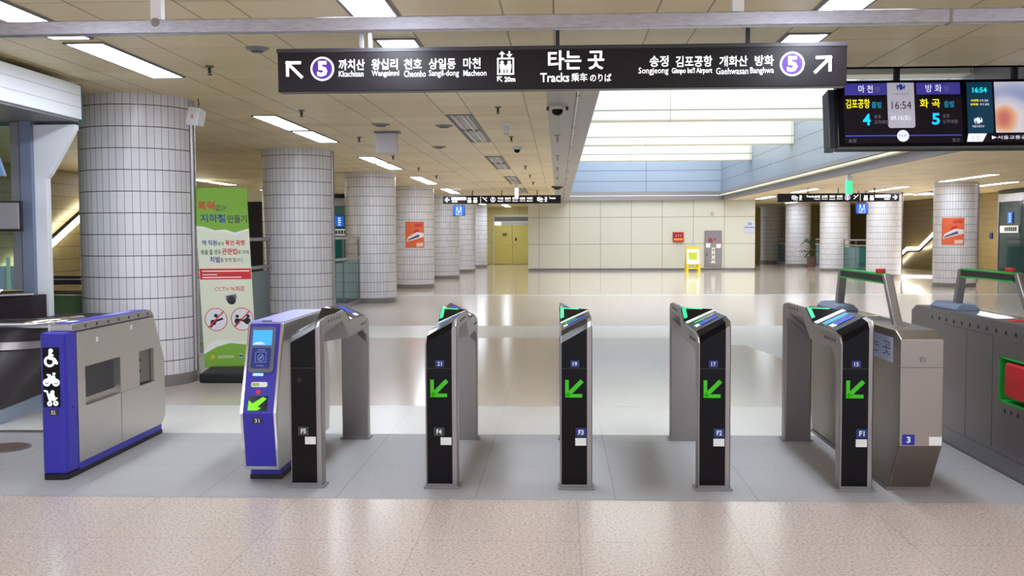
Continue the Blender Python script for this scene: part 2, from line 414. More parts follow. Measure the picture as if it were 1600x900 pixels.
# ================================================================ COLUMNS
def column(x, yf, label, R=0.57, strip=None, notes=()):
    t = thing('tiled_column', label, 'column', (x, yf + R, 0), 0, 'white tiled round columns')
    n = 98; mb = MB()
    for i in range(n):
        a0, a1 = 2 * PI * i / n, 2 * PI * (i + 1) / n
        u0, u1 = i * 49 * 0.0731 / n, (i + 1) * 49 * 0.0731 / n
        mb.poly([(R * math.cos(a0), R * math.sin(a0), 0.11), (R * math.cos(a1), R * math.sin(a1), 0.11), (R * math.cos(a1), R * math.sin(a1), T), (R * math.cos(a0), R * math.sin(a0), T)],
                [(u0, 0.11), (u1, 0.11), (u1, T), (u0, T)])
    sh = mb.build('shaft', tile_white, t, smooth=60)
    MB().lathe((0, 0, 0), [(R + 0.006, 0), (R + 0.006, 0.105), (R, 0.115)], 64).build('base_band', mat('stone base band', (132, 124, 122), 0.35), t, smooth=50)
    if strip is not None:
        a = math.radians(strip); cx, cyy = (R + 0.012) * math.cos(a), (R + 0.012) * math.sin(a)
        MB().cyl((cx, cyy, 0.12), 0.03, T - 0.14, 'z', 10).build('conduit', steel, t, smooth=40)
    return t
cols_left = [9.8, 16.1, 22.35, 28.6, 34.85, 41.1, 47.35]
LABL = ['white tiled round column nearest the camera, behind the wide blue gate', 'white tiled round column just right of the green banner',
        'white tiled round column third from the camera in the row over by the banner', 'white tiled round column with orange poster beside far passage to the yellow door',
        'white tiled round column half hidden right behind the orange poster column', 'white tiled round column behind the small blue square sign near yellow door',
        'white tiled round column beside the yellow double door, farthest of its row']
cl1 = [column(x, y, l, strip=st) for x, y, l, st in zip((-4.33, -4.30, -4.25, -4.15, -4.03, -3.98, -3.93), cols_left, LABL, (-4, 2, None, None, None, None, None))]
LABR = ['white tiled round column with orange poster nearest the glass lift doors', 'white tiled round column between stair handrail light and glass railing',
        'white tiled round column right of the potted palm and bins', 'white tiled round column directly behind the potted palm', 'white tiled round column at the right end of the cream wall']
for y, l in zip((28.6, 34.85, 41.1, 47.35, 53.3), LABR): column(11.1, y, l, strip=-25 if y < 42 else None)

def poster(col, ang, half, z0, z1, label):
    """orange paper poster bent round the column"""
    x, y, _ = col.location; R = 0.57
    n = 10
    def P(u, v, d): a = math.radians(ang - half + 2 * half * u); return (x + (R + d) * math.cos(a), y + (R + d) * math.sin(a), z0 + (z1 - z0) * v)
    t = thing('poster', label, 'poster', (0, 0, 0), 0, 'orange posters on columns')
    def patch(name, pts, m, d):
        # pts: polygon in uv subdivided in strips along u
        mb = MB(); us = sorted({p[0] for p in pts}); N = 12
        u0, u1 = us[0], us[-1]
        def span(u):
            zs = []
            for (a, b), (c, e) in zip(pts, pts[1:] + pts[:1]):
                if (a - u) * (c - u) <= 0 and a != c: zs.append(b + (e - b) * (u - a) / (c - a))
            return (min(zs), max(zs)) if zs else (pts[0][1], pts[0][1])
        for i in range(N):
            a, b = u0 + (u1 - u0) * i / N, u0 + (u1 - u0) * (i + 1) / N
            e = 1e-5; (l0, h0), (l1, h1) = span(a + e), span(b - e)
            mb.prism([P(a, l0, 0.001), P(b, l1, 0.001), P(b, h1, 0.001), P(a, h0, 0.001)], [P(a, l0, d), P(b, l1, d), P(b, h1, d), P(a, h0, d)])
        return mb.build(name, m, t)
    patch('sheet', [(0, 0), (1, 0), (1, 1), (0, 1)], mat('orange poster paper', (240, 112, 72), 0.5), 0.003)
    patch('picture', [(0.05, 0.22), (0.98, 0.42), (0.98, 0.56), (0.6, 0.6), (0.12, 0.4)], white_plain, 0.0045)
    patch('picture', [(0.1, 0.26), (0.75, 0.42), (0.7, 0.52), (0.14, 0.32)], mat('slate print', (92, 86, 130), 0.5), 0.006)
    patch('picture', [(0.4, 0.56), (0.72, 0.62), (0.66, 0.72), (0.45, 0.66)], red_soft, 0.006)
    patch('picture', [(0.58, 0.04), (0.94, 0.06), (0.94, 0.2), (0.58, 0.18)], mat('pale print', (246, 214, 190), 0.5), 0.006)
    patch('picture', [(0.5, 0.78), (0.92, 0.8), (0.92, 0.94), (0.5, 0.92)], mat('deep orange print', (222, 80, 60), 0.5), 0.006)
poster(cl1[3], -80, 27, 1.15, 1.89, 'orange poster with white picture on the fourth column left of the cream wall')
poster([o for o in C.objects if o.get('label') == LABR[0]][0], -116, 30, 1.17, 1.92, 'orange poster on the column beside the glass lift doors')

# ================================================================ CEILING LIGHTS
def make_light(lit, L):
    t = thing('ceiling_light', '', 'ceiling light')
    w = 0.15
    fr = MB(); e = 0.018
    fr.box(-w, -w + e, 0, L, -0.012, 0); fr.box(w - e, w, 0, L, -0.012, 0); fr.box(-w, w, 0, e, -0.012, 0); fr.box(-w, w, L - e, L, -0.012, 0)
    fr.build('frame', grey_paint, t)
    if lit:
        MB().box(-w + e, w - e, e, L - e, -0.008, -0.002).build('diffuser', lamp_white, t)
    else:
        h = MB(); h.poly([(-w + e, e, -0.001), (w - e, e, -0.001), (w - e, L - e, -0.001), (-w + e, L - e, -0.001)])
        h.build('tray', charcoal, t)
        for s in (-1, 1):
            MB().cyl((s * 0.055, 0.06, -0.018), 0.014, L - 0.12, 'y', 8).build('tube', lamp_off, t)
            MB().box(s * 0.055 - 0.05, s * 0.055 + 0.05, e, L - e, -0.006, -0.002).build('reflector', steel, t)
    return t
protos = {}
def ceiling_light(x, y, L, lit, label, group):
    k = (lit, round(L, 2))
    if k in protos: o = copy_tree(protos[k])
    else: o = make_light(lit, L); protos[k] = o
    o.location = (x, y, T); o['label'] = label; o['group'] = group
ORD = ['first', 'second', 'third', 'fourth', 'fifth', 'sixth', 'seventh', 'eighth', 'ninth', 'tenth', 'eleventh', 'twelfth', 'thirteenth', 'fourteenth', 'fifteenth', 'sixteenth']
def light_row(x, ys, lit, row, group):
    for i, (y0, y1) in enumerate(ys):
        ceiling_light(x, y0, y1 - y0, lit, '%s %s ceiling light from the camera %s' % (ORD[i], 'lit' if lit else 'unlit', row), group)
def pairs(start, n, per=6.27, L=1.62, gap=0.15): return [(start + per * i + j * (L + gap), start + per * i + j * (L + gap) + L) for i in range(n) for j in (0, 1)]
light_row(-3.42, pairs(5.5, 7), True, 'in the row beside the tiled columns', 'lit lights along the columns')
light_row(-1.16, pairs(5.36, 1, gap=0.30), True, 'over the left end of the long sign', 'lit lights over the long sign left end')
light_row(-1.16, pairs(11.88, 4), False, 'in the dark row behind the long sign', 'unlit twin tube lights')
light_row(1.75, pairs(5.36, 1, gap=0.30), True, 'over the right end of the long sign', 'lit lights over the long sign right end')
light_row(-8.9, pairs(24.2, 3), True, 'beyond the columns over the dark hoarding', 'lit lights over the stairwell')
light_row(10.4, pairs(24.9, 4), True, 'along the lift side columns', 'lit lights along the lift side columns')
light_row(7.98, [(32.2, 35.2), (38.4, 41.4), (44.6, 47.6)], True, 'between atrium edge and lift side columns', 'lit lights beside the atrium edge')
light_row(12.5, [(28.6, 31.6), (34.8, 37.8)], True, 'near the glass lift doors', 'lit lights near the lift doors')
light_row(-2.5, [(46.9, 48.5), (49.3, 50.9)], True, 'added to brighten the yellow double door', 'lights added for the yellow door')  # extra pair added to brighten the dark passage end
for x in (-3.42, -1.16, 1.75, 4.1):          # the hall goes on behind the photographer
    for y0, y1 in pairs(-7.04, 2): ceiling_light(x, y0, y1 - y0, True, 'lit ceiling light out of view behind the camera', 'lights behind the camera')

# ================================================================ SLIM TICKET GATES
GL = [(0, 0), (0, .86), (.03, .895), (.15, .915), (.67, .925), (.86, 1.01), (1.38, 1.015), (1.52, 1.0), (1.55, .97), (1.55, 0)]
GW, GLEN = 0.19, 1.55
GR_ = [(GLEN - y, z) for y, z in reversed(GL)]
IL = [(1.45, 0), (1.45, .90), (1.40, .945), (.96, .945), (.72, .815), (.24, .82), (.125, .78), (.10, .72), (.10, 0)]
IR = [(GLEN - y, z) for y, z in reversed(IL)]
def interp(P, y):
    for (a, b), (c, d) in zip(P, P[1:]):
        if c > a and a <= y <= c: return b + (d - b) * (y - a) / (c - a)
    return P[-1][1]
def top(u, y, d=0.0): return Vector((u * GW, y, interp(GL[1:9], y) * (1 - u) + interp(GR_[1:9], y) * u + d))
ARROW_POLYS = 0
def gate(x, mark, number, plate_m, lit, screen_m, label, blue_small=True):
    t = thing('ticket_gate', label, 'ticket gate', (x, 5.95, 0), 0, 'slim ticket gates in the row')
    # stainless arch: one side lower in front, the other lower behind
    mb = MB(); L = GL + IL; R = GR_ + IR; n = len(L)
    mb.v = [(0, y, z) for y, z in L] + [(GW, y, z) for y, z in R]
    mb.face(range(n)); mb.face([n + i for i in reversed(range(n))])
    for i in range(n):
        j = (i + 1) % n
        if i == 4:
            mb.face((4, n + 4, 5)); mb.face((5, n + 4, n + 5))
        elif i in (0, 8, 9, 18, 10): mb.face((i, n + i, n + j, j))
        else: mb.face((i, n + i, j)); mb.face((n + i, n + j, j))
    body = mb.build('arch_body', gate_steel, t, bevel=0.009, segs=3)
    # two flanges on the floor
    for y0, y1 in ((-0.03, .13), (1.42, 1.58)): MB().box(-0.014, GW + 0.014, y0 + .016, y1 - .016, 0, 0.012).build('floor_flange', grey_paint, t, bevel=0.003)
    def P(u, s):   # front skin: s runs up the face and over the bend
        a = GL[:4]; b = [(0, 0), (0, .97), (.03, 1.0), (.15, 1.0145)]
        if s == 0: return Vector((u * GW, -0.004, 0.03))
        y = a[s][0]; z = a[s][1] * (1 - u) + b[s][1] * u
        o = {1: (-0.004, 0.001), 2: (-0.0025, 0.004), 3: (0, 0.0035)}[s]
        return Vector((u * GW, y + o[0], z + o[1]))
    for s, y0, name, m in ((0, 0, 'front_panel', black_gloss),):
        mb = MB(); u0, u1 = 0.05, 0.835
        for k in range(3): mb.slab([P(u0, k), P(u1, k), P(u1, k + 1), P(u0, k + 1)], 0.006)
        fp = mb.build(name, black_gloss, t)
    MB().box(0.06 * GW, 0.82 * GW, -0.0046, -0.0035, 0.716, 0.719).build('panel_seam', charcoal, fp)
    f = front(-0.004)
    if lit:
        gz, c0 = 0.545, 0.030
        A = Gfx(f, 0.0015)
        A.stroke([(c0 + .012, gz + .105), (c0 + .012, gz + .012), (c0 + .10, gz + .012)], 0.021)
        A.rect(c0 + .0015, c0 + .0225, gz + .0015, gz + .0225)
        A.stroke([(c0 + .018, gz + .018), (c0 + .100, gz + .10)], 0.025)
        ar = A.build('arrow_display', green_led, t)
    else:
        Gfx(f, 0.001).ring(.062, .645, .008, .012, 0).build('card_light', charcoal, t)
    if blue_small:
        sm = Gfx(f, 0.0015).rect(.062, .114, .725, .765).build('number_plate', blue_plate, t)
        text(sm, number, f, .075, .101, .733, .757, white_plain, 0.02, 0.003)
    px = .050 if mark in ('F5', 'F4') else .092
    pl = Gfx(f, 0.0015).rect(px, px + .062, .315, .366).build('gate_plate', plate_m, t)
    text(pl, mark, f, px + .016, px + .047, .326, .356, white_plain, 0.03, 0.003)
    Gfx(f, 0.0015).rect(.090, .154, .262, .307).build('blank_sticker', white_plain, t)
    # reader tops, front half and (turned half way) rear half
    def reader(rot, name_suffix):
        def Q(u, y, d=0.0):
            p = top(u, y, d)
            return Vector((GW - p.x, GLEN - p.y, p.z)) if rot else p
        def plate(name, q, m, d, parent=t, th=0.004):
            return MB().slab([Q(u, y, d) for u, y in q], th).build(name, m, parent)
        deck = plate('reader_deck', [(.05, .155), (.95, .155), (.95, .665), (.05, .665)], charcoal, 0.0035)
        plate('reader_label', [(.26, .27), (.82, .27), (.82, .37), (.26, .37)], blue_label, 0.0065, deck)
        plate('reader_mark', [(.12, .27), (.26, .27), (.26, .37), (.12, .37)], white_plain, 0.0065, deck)
        plate('reader_screen', [(.12, .43), (.86, .43), (.86, .52), (.12, .52)], screen_m if not rot else black_gloss, 0.0055, deck)
        if screen_m is black_gloss and not rot:
            plate('led_curve', [(.2, .45), (.5, .45), (.55, .47), (.2, .475)], mint_led, 0.0065, deck)
        plate('white_bar', [(.03, .57), (.97, .57), (.97, .664), (.03, .664)], white_plain, 0.007, deck)
        # three cornered panel that steps up to the other half
        a, b, c = Vector((0.002, .67, .925)), Vector((GW - .002, .69, 1.01)), Vector((0.002, .86, 1.01))
        if rot: a, b, c = (Vector((GW - p.x, GLEN - p.y, p.z)) for p in (a, b, c))
        nrm = (b - a).cross(c - a).normalized()
        tri = MB().slab([p + nrm * 0.005 for p in (a, b, c)], 0.006).build('step_panel', black_gloss, t)
        def W(i, j): return a * (1 - i - j) + b * i + c * j    # barycentric
        if lit and not rot:
            ch = MB()
            ch.slab([W(*p) + nrm * 0.008 for p in ((.03, .93), (.03, .22), (.15, .22), (.15, .80))], 0.003)
            ch.slab([W(*p) + nrm * 0.008 for p in ((.03, .93), (.15, .78), (.66, .28), (.68, .31))], 0.003)
            ch.build('led_chevron', mint_led, tri)
    reader(False, ''); reader(True, '')
    for sx, rr in ((-1, False), (1, True)):
        sw = MB(); fx = 0.0 if sx < 0 else GW
        for k in range(5):
            yy = (.14 + .055 * k) if sx < 0 else (.22 + .08 * k); zz = 0.868 if sx < 0 else 0.978
            sw.cyl((fx + (0.0015 if sx < 0 else -0.0015), yy, zz), 0.009, sx * 0.004, 'x', 10)
        sw.build('sensor_windows', charcoal, t)
        sw = MB()
        for k in range(4):
            yy = GLEN - ((.22 + .08 * k) if sx < 0 else (.14 + .055 * k)); zz = 0.978 if sx < 0 else 0.868
            sw.cyl((fx + (0.0015 if sx < 0 else -0.0015), yy, zz), 0.009, sx * 0.004, 'x', 10)
        sw.build('sensor_windows', charcoal, t)
    return t
plate_dark = mat('dark grey plate', (52, 52, 56), 0.4)
gate(-1.60, 'F5', '', plate_dark, False, black_gloss, 'slim black fronted ticket gate marked F5, beside narrow blue gate, no arrow', False)
gate(-0.79, 'F4', '21', plate_dark, True, black_gloss, 'slim black ticket gate with green arrow, small plate 21 and mark F4')
gate(0.005, 'F3', '19', blue_plate, True, black_gloss, 'slim black ticket gate with green arrow, small plate 19 and mark F3')
gate(0.81, 'F2', '17', blue_plate, True, black_gloss, 'slim black ticket gate with green arrow, small plate 17 and mark F2')
gate(1.63, 'F1', '15', blue_plate, True, cyan_screen, 'slim black ticket gate with lit blue top screen and mark F1')

# ================================================================ NARROW BLUE GATE (31)
t = thing('blue_ticket_gate', 'narrow blue fronted ticket gate with sky blue screen and green arrow, number 31', 'ticket gate', (-1.925, 6.02, 0))
BW = 0.225
prof = [(0.06, .075), (0.0, .43), (0.20, .965), (1.28, .965), (1.46, .43), (1.40, .075)]
b = MB().prism([(0, y, z) for y, z in prof], [(BW, y, z) for y, z in prof]).build('cabinet', steel_warm, t, bevel=0.008)
MB().box(0.02, BW - .02, 0.14, 1.32, 0.03, 0.08).build('plinth', blue_gate, t); MB().box(0.015, BW - .015, 0.135, 1.325, 0, 0.03).build('plinth_foot', black_matt, t)
def fp31(a, bz, d=0.0):     # a across, bz height, on the bent front
    if bz >= .43: y = 0.20 * (bz - .43) / (.965 - .43); n = Vector((0, -0.937, 0.35))
    else: y = 0.06 * (.43 - bz) / (.43 - .075); n = Vector((0, -0.986, -0.166))
    return Vector((a, y, bz)) + n * d
fr = MB()
for x0, x1 in ((0.004, .018), (BW - .018, BW - .004)):
    for z0, z1 in ((.085, .43), (.43, .955)): fr.slab([fp31(x0, z0, .006), fp31(x1, z0, .006), fp31(x1, z1, .006), fp31(x0, z1, .006)], .008)
fr.slab([fp31(.004, .08, .006), fp31(BW - .004, .08, .006), fp31(BW - .004, .10, .006), fp31(.004, .10, .006)], .008)
fr.build('front_trim', chrome, t)
fpn = MB()
for z0, z1 in ((.10, .43), (.43, .958)): fpn.slab([fp31(.018, z0, .004), fp31(BW - .018, z0, .004), fp31(BW - .018, z1, .004), fp31(.018, z1, .004)], .006)
fpn.build('front_panel', blue_gate, t)
tp = MB().slab([Vector((.006, .205, .969)), Vector((BW - .006, .205, .969)), Vector((BW - .006, 1.275, .969)), Vector((.006, 1.275, .969))], .006).build('top_panel', mat('pale violet top', (150, 146, 226), 0.25), t)
MB().box(.08, .14, .222, .24, .969, .974).build('sensor_window', black_matt, t)
hs = Gfx(fp31, 0.016, 0.014).rrect(.03, BW - .04, .665, .935, .02).build('reader_housing', mat('slate housing', (96, 98, 116), 0.35), t)
sc = Gfx(fp31, 0.0185, 0.004).rect(.045, BW - .062, .825, .915).build('reader_screen', sky_screen, hs)
Gfx(fp31, 0.0195, 0.002).poly([(.048, .828), (.13, .828), (.10, .846), (.06, .842)]).build('screen_picture', white_plain, sc)
rd = Gfx(fp31, 0.0185, 0.004).rrect(.045, BW - .062, .69, .81, .012).build('reader_pad', blue_dark, hs)
G_ = Gfx(fp31, 0.0198, 0.002); G_.ring(.103, .752, .017, .021); G_.stroke([(.07, .785), (.07, .725), (.136, .725), (.136, .785), (.07, .785)], .003); G_.stroke([(.093, .744), (.113, .76)], .009); G_.rect(.08, .126, .795, .799); G_.rect(.08, .126, .702, .706)
G_.build('card_symbol', mat('pale blue print', (130, 150, 215), 0.5), rd)
Gfx(fp31, 0.008, 0.006).rrect(.06, .125, .648, .662, .005).build('light_bar', mat('ice blue light', (150, 230, 255), 0.4, emit=(140, 225, 255), estr=.6), t)
stk = Gfx(fp31, 0.0055, 0.002).rrect(.055, .155, .583, .612, .01).build('card_sticker', white_plain, t)
Gfx(fp31, 0.0068, 0.002).rrect(.06, .105, .588, .607, .006).build('sticker_print', mat('olive print', (170, 190, 110), 0.5), stk)
Gfx(fp31, 0.006, 0.003).disc(.103, .555, .014).build('red_button', red_soft, t)
ad = Gfx(fp31, 0.0055, 0.002).rect(.045, .165, .445, .53).build('arrow_display', black_gloss, t)
A = Gfx(fp31, 0.0075, 0.002)
A.poly([(.048, .448), (.05, .505), (.075, .487), (.135, .525), (.158, .515), (.104, .468), (.128, .462), (.105, .448)])
A.build('green_arrow', green_arrow, ad)
np_ = Gfx(fp31, 0.0055, 0.002).rect(.075, .135, .37, .408).build('number_plate', plate_dark, t)
text(np_, '31', fp31, .09, .12, .377, .401, white_plain, .02, .008)
MB().box(BW - .0005, BW + .002, .20, 1.26, .855, .858).build('side_seam', charcoal, t)

# ================================================================ WIDE BLUE GATE (32)
t = thing('wide_ticket_gate', 'wide blue and steel ticket gate with glowing wheelchair, bicycle and pram signs, number 32', 'ticket gate', (-3.19, 6.09, 0))
WW = 0.16
post = MB()
pl = []
for cx, cyy, a0 in ((.03, .03, 180), (WW - .035, .035, 270)):
    pl += [(cx + .03 * math.cos(math.radians(a0 + k * 22.5)), cyy + .03 * math.sin(math.radians(a0 + k * 22.5))) for k in range(5)]
pl += [(WW, .16), (0, .16)]
post.prism([(x, y, .035) for x, y in pl], [(x, y, .912) for x, y in pl]); po = post.build('front_post', blue_gate, t, bevel=0.016, segs=3)
MB().prism([(x, y, 0) for x, y in pl], [(x, y, .035) for x, y in pl]).build('plinth_foot', black_matt, t)
side = [(.16, .075), (.16, .905), (.12, .912), (.12, .955), (1.33, .955), (1.37, .93), (1.57, .56), (1.57, .13), (1.50, .075)]
# cabinet with a recess cut in the passage side
cab = MB(); x0, x1 = 0.0, WW
rec = [(.265, .42), (.265, .672), (1.37, .672), (1.37, .42)]
n0 = 0
cab.prism([(x0, y, z) for y, z in side], [(x1 - .07, y, z) for y, z in side])
for poly in ([(.16, .075), (.16, .905), (.265, .905), (.265, .075)], [(.265, .075), (.265, .42), (1.37, .42), (1.37, .075)], [(.265, .672), (.265, .905), (1.37, .905), (1.37, .672)], [(1.37, .075), (1.37, .93), (1.57, .56), (1.57, .13), (1.50, .075)]):
    cab.prism([(x1 - .07, y, z) for y, z in poly], [(x1, y, z) for y, z in poly])
cab.build('cabinet', steel_warm, t)
MB().prism([(.02, y, z) for y, z in ((.10, .91), (.10, .957), (1.33, .957), (1.37, .93), (1.37, .91))], [(WW + .002, y, z) for y, z in ((.10, .91), (.10, .957), (1.33, .957), (1.37, .93), (1.37, .91))]).build('top_cap', steel, t, bevel=.006)
tpn = MB().box(.035, WW - .012, .14, 1.30, .957, .961).build('top_panel', blue_gate, t)
MB().box(.07, .115, .2, .3, .961, .963).build('reader_mark', white_plain, tpn); MB().box(.06, .13, .75, 1.1, .961, .963).build('reader_mark', mat('pale violet top', (150, 146, 226), 0.25), tpn)
MB().box(WW - .069, WW - .055, .29, .80, .455, .672).build('flap_panel', mat('dark flap', (26, 22, 34), 0.35), t)
MB().box(WW - .069, WW - .006, .80, 1.12, .42, .672).build('recess_panel', steel_warm, t)
mp = MB().box(WW - .069, WW - .03, 1.12, 1.36, .43, .672).build('recess_panel', steel_dark, t)
for z in (.60, .52): MB().cyl((WW - .031, 1.18, z), .012, .006, 'x', 10).build('screw', black_matt, mp)
MB().box(.02, WW - .004, .16, 1.50, .03, .075).build('plinth', blue_gate, t); MB().box(.015, WW - .002, .16, 1.51, 0, .03).build('plinth_foot', black_matt, t)
sd = MB()
for k in range(7): sd.cyl((WW + .001, .28 + .165 * k, .932), .012, .003, 'x', 10)
sd.build('sensor_windows', charcoal, t)
MB().box(WW - .0005, WW + .0015, .166, 1.36, .9, .903).build('side_seam', charcoal, t)
for y, z in ((.44, .83), (.98, .86)): MB().cyl((WW + .0005, y, z), .018, .002, 'x', 14).build('side_lamp', white_plain, t)
MB().box(WW - .0005, WW + .0015, .79, .793, .08, .42).build('side_seam', steel_dark, t)
MB().cyl((WW, .09, .44), .008, .002, 'x', 10).build('lock', black_matt, t)
f = front(0.0)
dp = Gfx(f, 0.0015, .004).rect(.022, .124, .455, .822).build('sign_display', black_gloss, t)
white_glow = mat('glowing pictogram', (240, 255, 255), 0.5, emit=(225, 255, 252), estr=.9)
# wheelchair
A = Gfx(f, 0.004, .003); ox, oz = .045, .715
A.disc(.075, .803, .013); A.stroke([(.072, .793), (.068, .758), (.094, .752), (.110, .728)], .017, cap=True); A.ring(.066, .737, .021, .034); A.stroke([(.068, .78), (.088, .775)], .009, cap=True)
A.build('wheelchair_symbol', white_glow, dp)
# bicycle
A = Gfx(f, 0.004, .003); A.ring(.045, .607, .012, .023); A.ring(.102, .607, .012, .023)
A.stroke([(.045, .607), (.06, .642), (.092, .642), (.102, .607)], .010, cap=True); A.stroke([(.06, .642), (.074, .607), (.092, .642)], .010, cap=True); A.stroke([(.05, .655), (.068, .652)], .008, cap=True); A.stroke([(.092, .642), (.088, .664), (.098, .662)], .008, cap=True); A.poly([(.056, .617), (.09, .617), (.094, .642), (.06, .642)])
A.build('bicycle_symbol', white_glow, dp)
# pram
A = Gfx(f, 0.004, .003); A.ring(.060, .476, .006, .015); A.ring(.098, .478, .006, .015)
A.stroke([(.030, .556), (.045, .552), (.062, .49)], .009, cap=True); A.poly([(.052, .535), (.064, .496), (.09, .494), (.112, .512), (.094, .516), (.088, .538)]); A.disc(.080, .548, .011); A.poly([(.068, .55), (.062, .522), (.09, .524)])
A.build('pram_symbol', white_glow, dp)
nq = Gfx(f, 0.0015, .003).rect(.053, .107, .40, .442).build('number_plate', plate_dark, t)
text(nq, '32', f, .066, .094, .409, .433, white_plain, .02, .003)

# ================================================================ EMERGENCY GATES ON THE LIFT SIDE
def steel_gate(name, x, label, length, w):
    t = thing(name, label, 'ticket gate', (x, 5.80, 0))
    pr = [(.18, .02), (0, .30), (0, .905), (.10, .948), (length - .10, .948), (length, .905), (length, .80), (length - .12, .30), (length - .22, .02)]
    return t, pr
LEN3 = 2.2
t, pr = steel_gate('staff_gate', 1.92, 'plain brushed steel gate cabinet with arched handle, plate number 3', LEN3, .24)
w = .24
MB().prism([(0, y, z) for y, z in pr], [(w, y, z) for y, z in pr]).build('cabinet', brushed('plain brushed steel', (158, 148, 140), .4, (60, 60, 2)), t, bevel=.007)
MB().box(-.01, w + .01, .19, LEN3 - .23, 0, .02).build('floor_plate', steel_dark, t)
f = front(0.0)
Gfx(f, .001, .002).rect(0.004, w - .004, .744, .747).build('front_seam', charcoal, t)
MB().cyl((.125, -.008, .79), .017, .01, 'y', 16).build('lock', steel_dark, t)
p3 = Gfx(f, .0015, .003).rect(.015, .085, .305, .365).build('number_plate', mat('bright blue plate', (32, 40, 160), .4), t)
text(p3, '3', f, .040, .062, .317, .354, white_plain, .04, .003)
Gfx(f, .0015, .003).rect(.165, .235, .303, .352).build('blank_sticker', white_plain, t)
sl = side_left(0.0)
stc = Gfx(sl, .0015, .003).rect(-.98, -.13, .755, .90).build('lettered_sticker', mat('pale blue sticker', (176, 182, 214), .4), t)
text(stc, '타는 곳', sl, -.68, -.16, .79, .875, mat('navy print', (70, 76, 130), .5), 0.0, .003)
def handle(t, w, y0, y1):
    """arched grab frame: two slanting posts and a black padded bar"""
    cx = w / 2
    def postm(yb, yt, nm):
        s = .034; q = .026
        a = [(cx - q, yb - s, .945), (cx + q, yb - s, .945), (cx + q, yb + s, .945), (cx - q, yb + s, .945)]
        b = [(cx - q, yt - s * .8, 1.245), (cx + q, yt - s * .8, 1.245), (cx + q, yt + s * .8, 1.245), (cx - q, yt + s * .8, 1.245)]
        MB().prism(a, b).build(nm, steel, t, bevel=.006)
    postm(y0, y0 + .21, 'handle_post'); postm(y1, y1 - .10, 'handle_post')
    a, c = y0 + .235, y1 - .125
    bar = MB().box(cx - .024, cx + .024, a, c, 1.195, 1.238).build('handle_bar', black_matt, t, bevel=.004)
    for z in (1.186, 1.238): MB().box(cx - .026, cx + .026, a, c, z, z + .010).build('bar_edging', green_paint, bar)
    MB().cyl((cx, a + .10, 1.248), .030, .028, 'z', 16).build('call_button', red_paint, t, bevel=.004)
    for yy, ln in ((y1 + .12, .34), (y1 - .12, .16)):
        pd = MB(); pr_ = [(cx - .085, .948), (cx + .085, .948), (cx + .085, .965), (cx + .05, .995), (cx - .05, .995), (cx - .085, .965)]
        pd.prism([(x, yy - ln / 2, z) for x, z in pr_], [(x, yy + ln / 2, z) for x, z in pr_]).build('rubber_pad', grey_blue, t, bevel=.012, segs=3)
handle(t, w, .43, 1.72)
MB().box(.05, .19, .75, .98, .948, .952).build('top_hatch', steel_dark, t)
MB().box(.04, .20, 1.05, 1.45, .948, .951).build('top_window', mat('smoked top glass', (110, 116, 124), .06, spec=.8), t)

t, pr = steel_gate('flap_gate', 2.755, 'brushed steel flap gate with red paddle in a bright green recess', 2.28, .26)
w = .26; LENR = 2.28
cab = MB(); gm = brushed('grey brushed steel', (160, 155, 158), .42, (60, 2, 60))
cab.prism([(.09, y, z) for y, z in pr], [(w, y, z) for y, z in pr])
ry0, ry1, rz0, rz1 = .24, .68, .447, .732
for poly in ([(.18, .02), (0, .30), (0, .905), (.10, .948), (ry0, .948), (ry0, .02)], [(ry0, .02), (ry0, rz0), (ry1, rz0), (ry1, .02)], [(ry0, rz1), (ry0, .948), (ry1, .948), (ry1, rz1)],
             [(ry1, .02), (ry1, .948), (LENR - .10, .948), (LENR, .905), (LENR, .80), (LENR - .12, .30), (LENR - .22, .02)]):
    cab.prism([(0, y, z) for y, z in poly], [(.09, y, z) for y, z in poly])
cab.build('cabinet', gm, t)
rc = MB(); e = .045
rc.box(-.002, .088, ry0, ry1, rz0, rz0 + .012); rc.box(-.002, .088, ry0, ry1, rz1 - .012, rz1); rc.box(-.002, .088, ry1 - .012, ry1, rz0, rz1); rc.box(-.002, .088, ry0, ry0 + .012, rz0, rz1); rc.box(.08, .088, ry0, ry1, rz0, rz1)
rc.build('recess_lining', green_paint, t)
pd = [(ry0 + .03, .49), (ry0 + .03, .705), (.56, .705), (.585, .69), (.585, .51), (.56, .49)]
MB().prism([(-.012, y, z) for y, z in pd], [(.05, y, z) for y, z in pd]).build('paddle', red_paint, t, bevel=.014, segs=3)
MB().box(.02, .07, ry0 + .05, .56, rz1 - .03, rz1 - .012).build('paddle_shaft', black_matt, t)
sw = MB()
for k in range(11): sw.cyl((-.0015, .46 + .138 * k, .883), .013, .004, 'x', 12)
sw.build('sensor_windows', black_matt, t)
sw = MB()
for k in range(4): sw.cyl((-.0015, .32 + .09 * k, .40), .013, .004, 'x', 12)
sw.build('sensor_windows', black_matt, t)
sg = Gfx(sl, .001, .002)
for s_ in ([(-1.62, .85), (-.78, .85), (-.78, .13)], [(-1.98, .12), (-.3, .12)], [(-1.2, .85), (-1.2, .13)]): sg.stroke(s_, .004)
sg.build('side_seam', charcoal, t)
MB().cyl((-.002, 1.22, .46), .008, .003, 'x', 10).build('screw', steel, t)
MB().box(0, w, .2, LENR - .24, 0, .02).build('floor_plate', steel_dark, t)
handle(t, w, .52, 1.72)
MB().box(.05, .21, .85, 1.5, .948, .951).build('top_window', mat('smoked top glass', (110, 116, 124), .06), t)
MB().box(.07, .17, .66, .74, .948, .953).build('top_sticker', red_soft, t)

